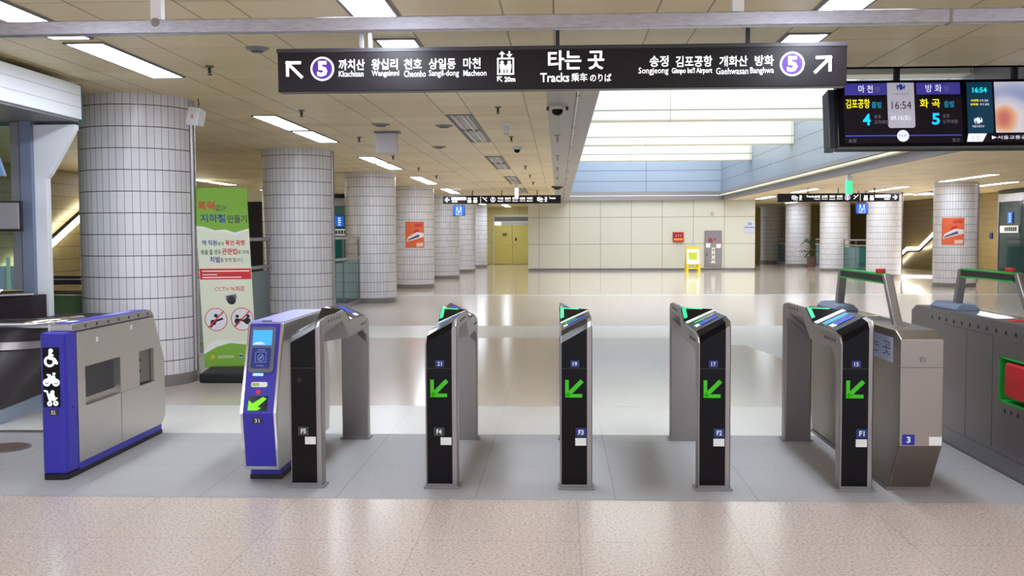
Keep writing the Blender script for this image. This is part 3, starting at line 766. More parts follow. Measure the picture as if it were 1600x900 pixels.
# ================================================================ LONG HANGING SIGN
SX0, SX1, SZ0, SZ1, SY = -1.916, 1.920, 2.482, 2.770, 6.95
t = thing('hanging_sign', 'long black hanging direction sign with white lettering and two purple number 5 discs', 'sign', (0, SY, 0))
bd = MB().box(SX0, SX1, 0, .11, SZ0, SZ1).build('sign_box', sign_black, t, bevel=.006)
MB().box(SX0 - .004, SX1 + .004, -.006, .116, SZ1 - .022, SZ1 + .004).build('top_trim', mat('sign trim', (66, 62, 68), .3), t)
for x in (-1.345, -1.285): MB().box(x - .012, x + .012, .03, .07, SZ1, T).build('hanger_rod', grey_paint, t)
for x in (-.005, 1.272): MB().box(x - .013, x + .013, .03, .06, SZ1, T).box(x - .04, x + .04, .01, .08, T - .012, T).build('hanger_rod', charcoal, t)
f = front(0.0)
def sx(px): return SX0 + (px - 437) / 883 * (SX1 - SX0)
def sz(px, py): return SZ1 - (py - (81.5 - 13.5 * (px - 437) / 883)) / 66.2 * (SZ1 - SZ0)
def st(s, x0, x1, y0, y1, bold=.0, m=None): return text(t, s, f, sx(x0), sx(x1), sz((x0 + x1) / 2, y1), sz((x0 + x1) / 2, y0), m or white_lit, bold)
for s, x0, x1, y0, y1, b in (('까치산', 534, 575, 96, 113, .015), ('왕십리', 586, 627, 95, 112, .015), ('천호', 637, 665, 95, 111, .015), ('상일동', 676, 718, 94, 111, .015), ('마천', 730, 757, 93, 110, .015),
                             ('Kkachisan', 534, 573, 114, 123, .004), ('Wangsimni', 586, 629, 113, 124, .004), ('Cheonho', 637, 671, 113, 123, .004), ('Sangil-dong', 676, 723, 112, 124, .004), ('Macheon', 730, 766, 112, 121, .004),
                             ('타는 곳', 862, 949, 81, 111, .02), ('Tracks', 850, 895, 116, 130, .015), ('乘车', 898, 923, 116, 129, .01), ('のりば', 927, 960, 117, 129, .01),
                             ('송정', 1019, 1048, 89, 106, .015), ('김포공항', 1059, 1115, 89, 106, .015), ('개화산', 1126, 1169, 89, 105, .015), ('방화', 1180, 1209, 88, 104, .015),
                             ('Songjeong', 1002, 1048, 107, 119, .004), ("Gimpo Int'l Airport", 1053, 1115, 107, 118, .015), ('Gaehwasan', 1121, 1170, 107, 117, .004), ('Banghwa', 1173, 1209, 106, 118, .004), ('20m', 794, 811, 122, 130, .03)):
    st(s, x0, x1, y0, y1, b)
for px, py in ((508, 111), (1237, 101)):
    A = Gfx(f, .001).disc(sx(px), sz(px, py), .081, 0, .001, 40); A.disc(sx(px), sz(px, py), .069, 1, .002, 40)
    ds = A.build('number_disc', [white_lit, purple_lit], t)
    text(ds, '5', f, sx(px - 8), sx(px + 8), sz(px, py + 12), sz(px, py - 12), white_lit, .045, .003)
def arrow(fr, x, z, s, kx, m, parent, w=.17, name='arrow'):
    """diagonal arrow in a box of size s, pointing up and to kx"""
    A = Gfx(fr, .001); h = s / 2; q = w * s
    A.stroke([(x + kx * h * .98, z + h - q * .2), (x - kx * h * .9, z - h * .9)], q)
    A.rect(min(x - kx * h * .75, x + kx * h), max(x - kx * h * .75, x + kx * h), z + h - q, z + h)
    A.rect(min(x + kx * (h - q), x + kx * h), max(x + kx * (h - q), x + kx * h), z - h * .75, z + h)
    return A.build(name, m, parent)
arrow(f, sx(464), sz(464, 113), .118, -1, white_lit, t); arrow(f, sx(1283), sz(1283, 102), .118, 1, white_lit, t)
arrow(f, sx(787), sz(787, 126), .036, -1, white_lit, t)
# lift pictogram
A = Gfx(f, .001); cx, cz = sx(796), sz(796, 106); r = .052
A.stroke([(cx - r, cz - r), (cx + r, cz - r), (cx + r, cz + r), (cx - r, cz + r), (cx - r, cz - r)], .010, cap=True)
for ox, s in ((-.024, 1), (.024, 1), (0, .6)):
    A.disc(cx + ox, cz - .042 + .068 * s, .0095 * (s + .2)); A.poly([(cx + ox - .014 * s, cz - .02), (cx + ox + .014 * s, cz - .02), (cx + ox + .016 * s, cz - .042 + .056 * s), (cx + ox - .016 * s, cz - .042 + .056 * s)])
    A.rect(cx + ox - .010 * s, cx + ox - .001, cz - .044, cz - .01); A.rect(cx + ox + .001, cx + ox + .010 * s, cz - .044, cz - .01)
for ox, k in ((-.024, 1), (.026, -1)):
    zc = cz + r + .028
    A.stroke([(cx + ox, zc - k * .020), (cx + ox, zc + k * .008)], .011); A.poly([(cx + ox - .021, zc), (cx + ox + .021, zc), (cx + ox, zc + k * .022)])
A.build('lift_pictogram', white_lit, t)

# far signs of the same kind
def far_sign(x0, label, mirrored):
    t = thing('hanging_sign', label, 'sign', (0, 32.0, 0)); w = 3.70
    MB().box(x0, x0 + w, 0, .11, 2.482, 2.740).build('sign_box', sign_black, t, bevel=.006)
    for q in (.25, .5, .8): MB().box(x0 + w * q - .013, x0 + w * q + .013, .03, .06, 2.74, T).build('hanger_rod', charcoal, t)
    def X(q): return x0 + w * (1 - q if mirrored else q)
    def tx(s, q0, q1, z0, z1, b=.03):
        a, c = sorted((X(q0), X(q1))); text(t, s, f, a, c, z0, z1, white_lit, b)
    k = 1 if mirrored else -1
    A = Gfx(f, .001); cx, cz = X(.035), 2.61
    A.stroke([(cx - k * .07, cz), (cx + k * .05, cz)], .026); A.stroke([(cx + k * .0, cz + .06), (cx + k * .06, cz), (cx + k * .0, cz - .06)], .026, cap=True)
    A.build('arrow', white_lit, t)
    A = Gfx(f, .001)
    for i, wd in enumerate((.10, .11, .10, .11, .10, .10)):
        c = X(.085 + .02 * i); A.rrect(c - wd / 2 * .9, c + wd / 2 * .9, 2.60, 2.69, .012)
    A.build('lettering', white_lit, t)
    a = X(.10); Gfx(f, .001).rrect(a - .08, a + .08, 2.535, 2.575, .01).build('lettering', white_lit, t)
    for q in (.225, .275):
        A = Gfx(f, .001); c = X(q); A.rrect(c - .06, c + .06, 2.52, 2.61, .015); A.disc(c - .03, 2.65, .026); A.disc(c + .03, 2.65, .026); A.build('pictogram', white_lit, t)
    Gfx(f, .001).rect(X(.32) - .005, X(.32) + .005, 2.51, 2.71).build('divider', white_lit, t)
    A = Gfx(f, .001); c = X(.355); A.stroke([(c - k * .07, 2.56), (c, 2.62), (c + k * .07, 2.69)], .02); A.stroke([(c - k * .07, 2.67), (c - k * .01, 2.64)], .02)
    A.build('arrow', white_lit, t)
    A = Gfx(f, .001); A.disc(X(.425), 2.61, .08, 0, .001, 24); A.disc(X(.425), 2.61, .066, 1, .002, 24)
    dd = A.build('number_disc', [white_lit, purple_lit], t); text(dd, '5', f, X(.425) - .03, X(.425) + .03, 2.565, 2.655, white_lit, .04, .003)
    names = [('까치산', 'Kkachisan'), ('왕십리', 'Wangsimni'), ('천호', 'Cheonho'), ('상일동', 'Sangil-dong'), ('마천', 'Macheon')] if not mirrored else [('방화', 'Banghwa'), ('개화산', 'Gaehwasan'), ('김포공항', 'Gimpo'), ('송정', 'Songjeong')]
    for i, (a, b) in enumerate(names):
        q = .465 + i * .062
        tx(a, q, q + .048, 2.605, 2.68); tx(b, q, q + .048, 2.545, 2.585, .02)
    qa = (.80, .90); tx('타는 곳', *((.80, .885) if not mirrored else (.80, .885)), 2.53, 2.69); tx('Tracks', .90 if not mirrored else .70 + .0, .955 if not mirrored else .765, 2.62, 2.68)
    return t
far_sign(-3.63, 'black hanging direction sign with left arrow, in front of the orange poster passage', False)
far_sign(6.78, 'black hanging direction sign with right arrow, at the lift side columns', True)

def square_sign(x, y, label):
    t = thing('square_sign', label, 'sign', (x, y, 0), 0, 'blue square signs')
    m = mat('blue sign face', (36, 88, 190), .4, emit=(36, 92, 200), estr=0.19)
    MB().box(-.2, .2, 0, .06, 2.14, 2.49).build('sign_box', mat('navy edge', (20, 36, 90), .4), t, bevel=.004)
    fa = MB().box(-.185, .185, -.004, 0, 2.155, 2.475).build('sign_face', m, t)
    A = Gfx(f, .006); A.stroke([(-.09, 2.18), (.09, 2.18), (.09, 2.32), (-.09, 2.32), (-.09, 2.18)], .014); A.disc(0, 2.27, .028); A.stroke([(-.06, 2.2), (.05, 2.29)], .02)
    for ox in (-.06, .06): A.disc(ox, 2.42, .022); A.rect(ox - .025, ox + .025, 2.35, 2.40)
    A.build('pictogram', mat('pale blue lettering', (190, 215, 250), .5, emit=(190, 215, 250), estr=0.33), fa)
    for ox in (-.12, .12): MB().box(ox - .01, ox + .01, .02, .04, 2.49, T).build('hanger_rod', charcoal, t)
square_sign(-3.33, 34.0, 'blue square sign hung below the left arrow direction sign')
square_sign(9.94, 34.0, 'blue square sign hung below the right arrow direction sign')
def exit_sign(x, y, z0, z1, m, label, w=.06):
    t = thing('exit_sign', label, 'exit sign', (x, y, 0))
    MB().box(-w, w, 0, .16, z0, z1 + .10).build('case', white_paint, t, bevel=.005)
    MB().box(-w - .004, w + .004, -.004, .164, z0 + .02, z1 - .01).build('lit_face', m, t); MB().box(-.02, .02, .06, .10, z1 + .1, T).build('hanger_rod', white_paint, t)
exit_sign(6.9, 24.6, 2.42, 2.76, mat('green exit light', (60, 215, 150), .4, emit=(70, 220, 160), estr=0.55), 'glowing green exit sign above the lift side hanging sign')
exit_sign(-1.05, 25.5, 2.40, 2.68, white_lit, 'glowing white exit sign above the left hanging sign', .04)

# ================================================================ CEILING RAIL
t = thing('ceiling_rail', 'brushed steel square rail running across under the ceiling', 'rail', (0, 5.0, 0))
MB().box(-9, 9, 0, .066, 2.502, 2.568).build('rail', brushed('rail steel', (178, 176, 188), .28, (3, 60, 60)), t, bevel=.004)
for x in (-1.985, .865, 3.7, -4.85): MB().box(x - .027, x + .027, .006, .06, 2.568, T).build('drop_post', white_paint, t, bevel=.003)
MB().cyl((-1.985, -.002, 2.555), .022, .006, 'y', 14).build('weld_mark', steel_dark, t)
MB().box(1.86, 1.875, -.002, .068, 2.5, 2.57).build('rail_joint', steel_dark, t)

# ================================================================ TRAIN INFORMATION DISPLAY
t = thing('information_display', 'black hanging train information display with two lit screens showing 16:54', 'display', (0, 9.20, 0))
tilt = math.radians(9)
DX0, DX1, DH = 2.47, 4.9, .60
fr_ = plane_frame((0, -.02, 2.265), (1, 0, 0), (0, math.sin(tilt), math.cos(tilt)))    # a = x, b = height on the panel from its bottom
def F(a, b, d=0.0): return fr_(a, b, d)
def pbox(x0, x1, b0, b1, d0, d1): return MB().prism([F(x0, b0, d0), F(x1, b0, d0), F(x1, b1, d0), F(x0, b1, d0)], [F(x0, b0, d1), F(x1, b0, d1), F(x1, b1, d1), F(x0, b1, d1)])
pbox(DX0, DX1, 0, DH, -.10, 0).build('casing', black_gloss, t, bevel=.006)
pbox(DX0 - .05, DX0 + .03, .015, DH - .05, -.30, -.10).build('side_housing', charcoal, t, bevel=.006)
pbox(DX0 + .04, DX1, .02, DH - .03, -.28, -.10).build('rear_housing', black_matt, t)
for x in (3.02, 4.05): MB().box(x - .022, x + .022, .12, .17, 2.80, 3.45).build('hanger_rod', black_matt, t)
dsx = lambda px, py: DX0 + (px - (1325 - 23 * (py - 127) / 105)) / 173.0
dsz = lambda py: (232 - py) / 105 * DH
scr = pbox(2.525, 3.555, .03, .575, 0, .003).build('screen', mat('dark screen', (18, 14, 22), .2, emit=(18, 12, 26), estr=0.28), t)
mv = mat('screen indigo header', (58, 52, 140), .4, emit=(70, 64, 160), estr=0.30); mg = mat('screen silver panel', (176, 172, 182), .4, emit=(180, 176, 190), estr=0.33)
mc = mat('screen cyan digits', (20, 180, 250), .4, emit=(24, 190, 255), estr=0.55); my = mat('screen yellow letters', (240, 225, 20), .4, emit=(245, 228, 20), estr=0.55)
mt = mat('screen teal letters', (20, 130, 160), .4, emit=(20, 135, 165), estr=0.44); md_ = mat('screen grey letters', (110, 104, 118), .4, emit=(110, 104, 118), estr=0.33); mdk = mat('screen dark letters', (40, 38, 46), .4)
mw = mat('screen white letters', (225, 225, 240), .4, emit=(225, 225, 240), estr=0.52); mbl = mat('screen blue line', (60, 70, 190), .4, emit=(60, 70, 200), estr=0.44)
Z = lambda b: b
for a, b in ((2.54, 2.905), (3.165, 3.545)): Gfx(F, .0045).rect(a, b, .465, .572, 0).build('header_band', mv, scr)
mp_ = Gfx(F, .0045).poly([(2.925, .165), (3.13, .165), (3.145, .18), (3.145, .574), (2.91, .574), (2.91, .18)]).build('clock_panel', mg, scr)
def logo(fr, x, z, r, parent, m1, m2, d, name='logo'):
    A = Gfx(fr, d); A.disc(x, z, r, 0, d, 24); A.arc(x - r * .05, z + r * .3, r * .62, 170, -20, r * .3, 1, d + .0015, 8); A.arc(x + r * .05, z - r * .3, r * .62, -10, -200, r * .3, 1, d + .0015, 8)
    return A.build(name, [m1, m2], parent)
logo(F, 3.03, .535, .037, mp_, mat('logo blue', (30, 60, 140), .4, emit=(30, 60, 150), estr=0.28), mg, .0065)
def dt(s, x0, x1, z0, z1, m, b=.0, parent=None): text(parent or scr, s, F, x0, x1, z0, z1, m, b, .0065)
dt('마 천', 2.66, 2.785, .485, .555, mw, .008); dt('행', 2.80, 2.845, .49, .54, md_); dt('방 화', 3.245, 3.385, .485, .555, mw, .0); dt('행', 3.40, 3.445, .49, .54, md_)
dt('서울교통공사', 2.965, 3.10, .463, .482, md_, .0, mp_); dt('16:54', 2.945, 3.115, .335, .405, mdk, .0, mp_); dt('09.15(토)', 2.935, 3.105, .225, .275, mw, .0, mp_)
dt('김포공항', 2.545, 2.755, .345, .43, my, .012); dt('출발', 2.77, 2.86, .345, .405, mt, .01); dt('화 곡', 3.19, 3.365, .345, .425, my, .012); dt('출발', 3.40, 3.49, .345, .405, mt, .01)
dt('4', 2.69, 2.757, .19, .295, mc, .03); dt('5', 3.29, 3.36, .19, .295, mc, .03)
for x in (2.79, 3.385): dt('분후', x, x + .06, .25, .285, md_); dt('도착예정', x, x + .125, .20, .235, md_)
A = Gfx(F, .0045); A.rect(2.535, 3.54, .092, .101); A.build('route_line', mbl, scr)
dsk = Gfx(F, .0055).disc(3.035, .093, .052).build('route_disc', mat('screen pale disc', (215, 222, 245), .4, emit=(215, 222, 248), estr=0.50), scr)
text(dsk, '마곡', F, 3.0, 3.07, .08, .107, mbl, 0, .008)
dt('송정', 2.56, 2.625, .036, .068, md_); dt('발산', 3.46, 3.525, .036, .068, md_)
scr2 = pbox(3.60, 4.85, .03, .575, 0, .003).build('screen', MATS['dark screen'], t)
side_p = pbox(3.60, 3.82, .115, .572, .003, .005).build('side_panel', mat('screen deep teal', (14, 52, 74), .3, emit=(14, 60, 84), estr=0.33), scr2)
dt('16:54', 3.65, 3.775, .475, .525, mat('screen aqua digits', (30, 220, 225), .4, emit=(30, 225, 230), estr=0.52), .03, side_p); dt('마천행', 3.635, 3.70, .395, .415, my, .02, side_p); dt('송정 출발', 3.71, 3.785, .395, .415, mw, .0, side_p)
dt('방화행', 3.63, 3.695, .36, .38, my, .02, side_p); dt('화곡 출발', 3.71, 3.79, .36, .38, mw, .0, side_p); dt('서울교통공사', 3.635, 3.74, .163, .183, mw, .0, side_p)
logo(F, 3.69, .225, .036, side_p, mw, MATS['screen deep teal'], .0065)
ad = mat('blurred advert', (200, 180, 190), .3); g = NT(ad); _tc = g.n('ShaderNodeTexCoord').outputs['Object']
_n = g.n('ShaderNodeTexNoise'); _n.inputs['Scale'].default_value = 3.2; _n.inputs['Detail'].default_value = 0; g.l(_tc, _n.inputs['Vector'])
_cc = g.ramp(_n.outputs['Fac'], [(.28, lin((110, 130, 180))), (.4, lin((190, 190, 210))), (.54, lin((214, 204, 208))), (.62, lin((220, 170, 130))), (.74, lin((196, 110, 100)))])
g.l(_cc, g.b.inputs['Base Color']); g.l(_cc, g.b.inputs['Emission Color']); g.b.inputs['Emission Strength'].default_value = .38
pbox(3.84, 4.85, .115, .572, .003, .005).build('advert_panel', ad, scr2)
tab = Gfx(F, .0065).poly([(3.585, .035), (3.72, .035), (3.76, .108), (3.60, .108)]).build('notice_tab', mw, scr2); dt('알 림', 3.625, 3.695, .05, .09, md_, .0, tab)
dt('▶서울교통공사', 3.80, 4.15, .055, .088, mw)

# ================================================================ BANNER
t = thing('banner_stand', 'tall green and cream banner on black base leaning beside the nearest column', 'banner', (-3.42, 10.42, 0))
MB().box(-.26, .26, -.22, .20, 0, .10).build('base', black_matt, t, bevel=.02); MB().prism([(-.24, -.2, .10), (.24, -.2, .10), (.24, .16, .10), (-.24, .16, .10)], [(-.18, -.1, .15), (.18, -.1, .15), (.18, .1, .15), (-.18, .1, .15)]).build('base_hump', charcoal, t)
MB().tube([(0, .05, .1), (-.03, .06, 1.0), (-.06, .05, 2.0)], .012).build('pole', steel_dark, t)
BA, BB = Vector((.97, .22, 0)).normalized(), Vector((-.038, -.01, 1)).normalized()
bo = Vector((-.25, -.06, .14))
BWD, BH = .525, 1.86
bf = lambda a, b, d=0.0: bo + BA * a + BB * b + BA.cross(BB).normalized() * d
bcream = mat('banner cream', (224, 228, 206), .6); bgreen = mat('banner green', (128, 178, 62), .6); btorn = mat('banner torn edge', (236, 236, 232), .6); bred = mat('banner red', (214, 44, 56), .6)  # the torn edge is plain off-white
bnavy = mat('banner navy ink', (40, 66, 150), .6); bgrey = mat('banner grey ink', (70, 84, 72), .6); brd = mat('banner red ink', (214, 52, 58), .6)
sh = MB().prism([bf(0, 0, -.004), bf(BWD, 0, -.004), bf(BWD, BH, -.004), bf(0, BH, -.004)], [bf(0, 0), bf(BWD, 0), bf(BWD, BH), bf(0, BH)]).build('sheet', bcream, t)
bx = lambda u: u * BWD
bz = lambda v: v * BH          # v from the bottom
A = Gfx(bf, .0016); A.poly([(0, BH), (0, bz(.79)), (bx(.15), bz(.785)), (bx(.35), bz(.765)), (bx(.55), bz(.77)), (bx(.72), bz(.752)), (bx(1), bz(.775)), (BWD, BH)]); A.build('green_field', bgreen, sh)
A = Gfx(bf, .0022); A.poly([(0, 0), (BWD, 0), (BWD, bz(.135)), (bx(.8), bz(.125)), (bx(.5), bz(.135)), (bx(.25), bz(.115)), (0, bz(.075))], 0, .0022)
A.build('green_field', bgreen, sh)
A = Gfx(bf, .0008); A.poly([(0, bz(.80)), (0, bz(.775)), (bx(.2), bz(.765)), (bx(.35), bz(.75)), (bx(.55), bz(.756)), (bx(.72), bz(.735)), (bx(1), bz(.765)), (bx(1), bz(.80))]); A.build('torn_edge', btorn, sh)
A = Gfx(bf, .0008); A.poly([(0, bz(.05)), (bx(1), bz(.05)), (bx(1), bz(.155)), (bx(.7), bz(.14)), (bx(.5), bz(.15)), (bx(.3), bz(.155)), (bx(.12), bz(.135)), (0, bz(.095))])
A.build('torn_edge', btorn, sh)
A = Gfx(bf, .0016); A.rect(bx(.01), bx(.99), bz(.492), bz(.552)); A.build('red_band', bred, sh)
def bt(s, u0, u1, v0, v1, m, b=.0): text(sh, s, bf, bx(u0), bx(u1), bz(v0), bz(v1), m, b, .003)
bt('폭력', .05, .37, .875, .925, brd, .018); bt('없는', .38, .60, .872, .907, bgrey, .01); bt('지하철', .09, .56, .808, .855, bnavy, .018); bt('만들기', .60, .97, .805, .85, bgrey, .02)
bt('역 직원', .09, .37, .680, .71, bnavy, .015); bt('에게', .38, .50, .680, .70, bgrey); bt('폭언·폭행', .53, .90, .680, .71, brd, .015)
bt('등을 할 경우', .06, .44, .63, .658, bgrey, .01); bt('관련법', .46, .74, .63, .665, brd, .015); bt('에 의해', .75, .97, .63, .655, bgrey)
bt('처벌', .22, .41, .585, .62, bnavy, .015); bt('을 받게 됩니다.', .42, .86, .588, .612, bgrey)
A = Gfx(bf, .003); A.rect(bx(.06), bx(.96), bz(.535), bz(.541)); A.rect(bx(.06), bx(.34), bz(.516), bz(.521)); A.rect(bx(.06), bx(.80), bz(.500), bz(.506)); A.build('small_print', white_plain, sh)
bt('CCTV 녹화중', .28, .85, .425, .453, brd, .0)
A = Gfx(bf, .002); A.poly([(bx(.48), bz(.40)), (bx(.68), bz(.41)), (bx(.69), bz(.385)), (bx(.48), bz(.375))], 0); A.disc(bx(.585), bz(.375), .045, 1, .0028, 24); A.disc(bx(.6), bz(.362), .018, 2, .0036, 16)
A.build('camera_picture', [mat('grey print', (120, 116, 124), .6), mat('dark print', (56, 50, 56), .6), mat('black print', (20, 18, 22), .6)], sh)
for cu, kind in ((.27, 0), (.77, 1)):
    cx, cz = bx(cu), bz(.268)
    A = Gfx(bf, .0015); A.disc(cx, cz, .112, 0, .0015, 30, .118); A.ring(cx, cz, .107, .114, 1, .0024, 30, 1.05)
    dp_ = [(cx - .03, cz - .03, .03), (cx + .0, cz + .04, .02)] if not kind else [(cx - .05, cz - .02, .03), (cx + .05, cz - .02, .035), (cx + .06, cz + .03, .018), (cx - .05, cz + .03, .018)]
    for a, b, r in dp_: A.disc(a, b, r, 2, .0024, 12)
    A.stroke([(cx - .06, cz - .08), (cx - .02, cz - .02), (cx + .07, cz + .01)] if not kind else [(cx - .07, cz - .07), (cx - .02, cz), (cx + .07, cz - .05)], .022, 2, .0024)
    A.stroke([(cx - .08, cz - .08), (cx + .08, cz + .085)], .013, 1, .0036)
    A.build('warning_disc', [mat('disc white', (226, 226, 232), .6), brd, mat('figure ink', (40, 38, 44), .6)], sh)
A = Gfx(bf, .003); A.rect(bx(.26), bx(.57), bz(.050), bz(.066), 0); A.poly([(bx(.12), bz(.05)), (bx(.16), bz(.045)), (bx(.22), bz(.06)), (bx(.17), bz(.072))], 1); A.build('sponsor_marks', [mat('pale green print', (178, 206, 140), .6), mat('orange print', (236, 190, 60), .6)], sh)
logo(bf, bx(.70), bz(.062), .022, sh, bnavy, bcream, .003); A = Gfx(bf, .003); A.rect(bx(.79), bx(.97), bz(.054), bz(.070)); A.build('sponsor_marks', MATS['pale green print'], sh)

# ================================================================ STAFF BOOTH
t = thing('booth_canopy', 'white panelled canopy of the staff booth on a bracketed white post', 'canopy', (-4.26, 9.0, 0))
MB().box(-3.4, 0, -5.2, 0, 2.545, 2.85).build('canopy_box', canopy_white, t, bevel=.006)
MB().box(-3.4, -.02, -5.18, -.01, 2.525, 2.545).build('soffit', grey_paint, t); MB().box(-3.4, -.005, -.0, .03, 2.50, 2.86).build('end_trim', mat('dark green trim', (70, 96, 92), .4), t)
MB().box(-3.4, -.25, -5.1, -.12, 2.85, T).build('dark_gap_fill', black_matt, t)  # black box stands in for the dark gap between canopy and ceiling
MB().box(-.52, -.42, -.11, .01, 0, 2.525).build('rear_post', grey_blue, t)
MB().prism([(-.42, -.06, 0), (-.31, -.06, 0), (-.31, -.06, 2.02), (-.27, -.06, 2.07), (-.04, -.06, 2.46), (-.04, -.06, 2.50), (-.42, -.06, 2.50)], [(-.42, .02, 0), (-.31, .02, 0), (-.31, .02, 2.02), (-.27, .02, 2.07), (-.04, .02, 2.46), (-.04, .02, 2.50), (-.42, .02, 2.50)]).build('bracket_post', white_paint, t, bevel=.004)
t = thing('staff_counter', 'dark curved staff counter with chrome rail and pale blue kick plate', 'counter', (0, 0, 0))
def plan(xr, yf, r, z, xl=-7.5, yb=9.3, xr_b=None):
    p = [(xl, yf)]
    for k in range(9): a = math.radians(-90 + k * 11.25); p.append((xr - r + r * math.cos(a), yf + r + r * math.sin(a)))
    p += [(xr_b or xr, yb), (xl, yb)]
    return [(x, y, z) for x, y in p]
dkb = mat('dark brown counter', (54, 46, 52), .4)
MB().prism(plan(-4.46, 7.30, .45, 0, xr_b=-4.60), plan(-4.44, 7.38, .45, .13, xr_b=-4.60)).build('kick_plate', mat('pale blue kick plate', (168, 182, 206), .35), t)
c1 = MB()
c1.prism(plan(-4.43, 7.42, .45, .13, xr_b=-4.60), plan(-4.18, 7.88, .40, .60, xr_b=-4.5)); c1.prism(plan(-4.16, 7.90, .40, .66, xr_b=-4.5), plan(-4.06, 7.96, .38, .78, xr_b=-4.45))
c1.build('counter_body', dkb, t, smooth=30)
MB().prism(plan(-4.16, 7.87, .40, .60, xr_b=-4.5), plan(-4.14, 7.89, .40, .66, xr_b=-4.5)).build('steel_band', steel, t, smooth=30)
rl = plan(-3.99, 7.95, .38, .805)[:-2]
MB().tube(rl, .042).build('chrome_rail', chrome, t, smooth=40)
MB().prism(plan(-4.0, 7.95, .38, .78), plan(-4.0, 7.95, .38, .79)).build('counter_top', dkb, t)
MB().prism([(-7.5, 7.9, .79), (-4.62, 8.75, .79), (-4.58, 8.9, .79), (-7.5, 9.1, .79)], [(-7.5, 7.8, .99), (-4.62, 8.70, .99), (-4.58, 8.9, .99), (-7.5, 9.1, .99)]).build('raised_back', dkb, t)
MB().tube([(-7.5, 7.8, .99), (-5.0, 8.57, .99), (-4.6, 8.72, 1.0)], .022).build('back_rail', steel, t, smooth=40)
t = thing('booth_glass', 'greenish glass screen of the staff booth behind the dark counter', 'glass screen', (0, 0, 0))
MB().box(-7.4, -4.80, 8.93, 8.945, 1.03, 2.5).build('pane', glass, t); MB().box(-7.4, -4.80, 8.92, 8.955, 1.03, 1.24).build('frosted_strip', mat('frosted teal strip', (140, 172, 182), .4), t)
MB().box(-4.87, -4.79, 8.9, 8.97, 1.03, 2.52).build('glass_post', grey_paint, t)
MB().box(-4.93, -4.90, 8.88, 8.9, 1.03, 1.32).build('door_handle', mat('pale green acrylic', (150, 190, 165), .2), t)
t = thing('monitor', 'grey computer monitor seen from behind inside the staff booth', 'monitor', (-4.76, 8.66, 0))
MB().box(-.5, .075, 0, .05, 1.57, 1.80).build('casing', mat('monitor grey', (150, 146, 148), .5), t, bevel=.008); MB().box(-.5, .085, .02, .06, 1.55, 1.815).build('bezel', black_matt, t); MB().box(-.28, -.2, .02, .06, .992, 1.56).build('stand', charcoal, t)
t = thing('monitor', 'small pale blue screen near the top of the staff booth', 'monitor', (-4.77, 8.46, 0))
MB().prism([(-.4, 0, 2.02), (.07, .02, 2.02), (.0, .02, 2.24), (-.4, 0, 2.24)], [(-.4, .04, 2.02), (.07, .06, 2.02), (.0, .06, 2.24), (-.4, .04, 2.24)]).build('casing', mat('pale blue casing', (130, 160, 200), .4), t); MB().box(-.1, -.06, .01, .05, 2.2, 2.52).build('hanger_rod', charcoal, t)
t = thing('stair_barrier', 'glass stair barrier with dark rails between staff booth and nearest column', 'railing', (-5.05, 10.25, 0))
MB().box(-.7, .24, 0, .05, 1.07, 1.10).box(-.7, .24, 0, .06, 1.01, 1.06).build('top_rail', charcoal, t); MB().tube([(-.7, 0, .93), (.22, 0, .93)], .018).build('lower_rail', steel, t); MB().box(-.7, .22, .02, .03, .1, .9).build('glass_panel', mat('green barrier glass', (96, 122, 84), .1), t); MB().cyl((.25, .02, 0), .022, 1.12, 'z', 12).build('post', chrome, t, smooth=40)

# ================================================================ RAILINGS, LIFTS, HANDRAIL LIGHTS
def railing(x, y0, y1, z1, z2, m, label):
    t = thing('stair_railing', label, 'railing', (x, y0, 0)); L = y1 - y0
    for z in (z1, z2): MB().tube([(0, 0, z), (0, L, z)], .03).build('rail', steel, t, smooth=40)
    n = max(2, int(L / 1.6))
    for i in range(n + 1): MB().cyl((0, L * (i + .0) / n if 0 < i < n else (.06 if i == 0 else L - .06), 0), .022, z1, 'z', 10).build('post', steel_dark, t, smooth=40)
    MB().box(-.006, .006, .08, L - .08, .12, z2 - .06).build('glass_panel', m, t); MB().box(-.02, .02, 0, L, .0, .10).build('kerb', grey_paint, t)
railing(-4.62, 10.97, 16.08, 1.45, 1.02, mat('grey green panel', (92, 112, 108), .12), 'steel stair railing with two rails behind the green banner')
railing(-4.40, 17.27, 22.32, 1.45, 1.02, teal_glass, 'steel stair railing with teal glass between second and third tiled columns')
railing(11.3, 36.0, 41.05, 1.25, 1.04, teal_glass, 'steel stair railing with teal glass between two columns by the handrail light')
railing(11.3, 42.3, 45.4, 1.25, 1.04, teal_glass, 'steel stair railing with teal glass behind the bins and palm')
railing(11.3, 48.6, 53.2, 1.25, 1.04, teal_glass, 'steel stair railing farthest away at the end of the cream wall')
def handrail_light(pts, label):
    t = thing('handrail_light', label, 'handrail light', (0, 0, 0))
    MB().tube(pts, .055, 10).build('light_tube', led_tube, t, smooth=40)
    MB().tube([(x, y, z + (.13 if pts[0][0] < 0 else -.13)) for x, y, z in pts], .04, 8).build('handrail', charcoal, t, smooth=40)
    for p in (pts[0], pts[-1]): MB().tube([p, (p[0] + (-.25 if p[0] < 0 else .25), p[1], p[2])], .03, 8).build('wall_bracket', charcoal, t)
handrail_light([(-10.1, 17.9, .55), (-10.1, 19.66, 1.25), (-10.1, 21.3, 1.96), (-10.1, 23.0, 2.6)], 'sloping white handrail light on the yellow tiled stair wall')
handrail_light([(14.8, 46.0, .15), (14.8, 44.1, .86), (14.8, 42.6, .90), (14.8, 40.7, 1.62)], 'zigzag white handrail light on the olive tiled wall')
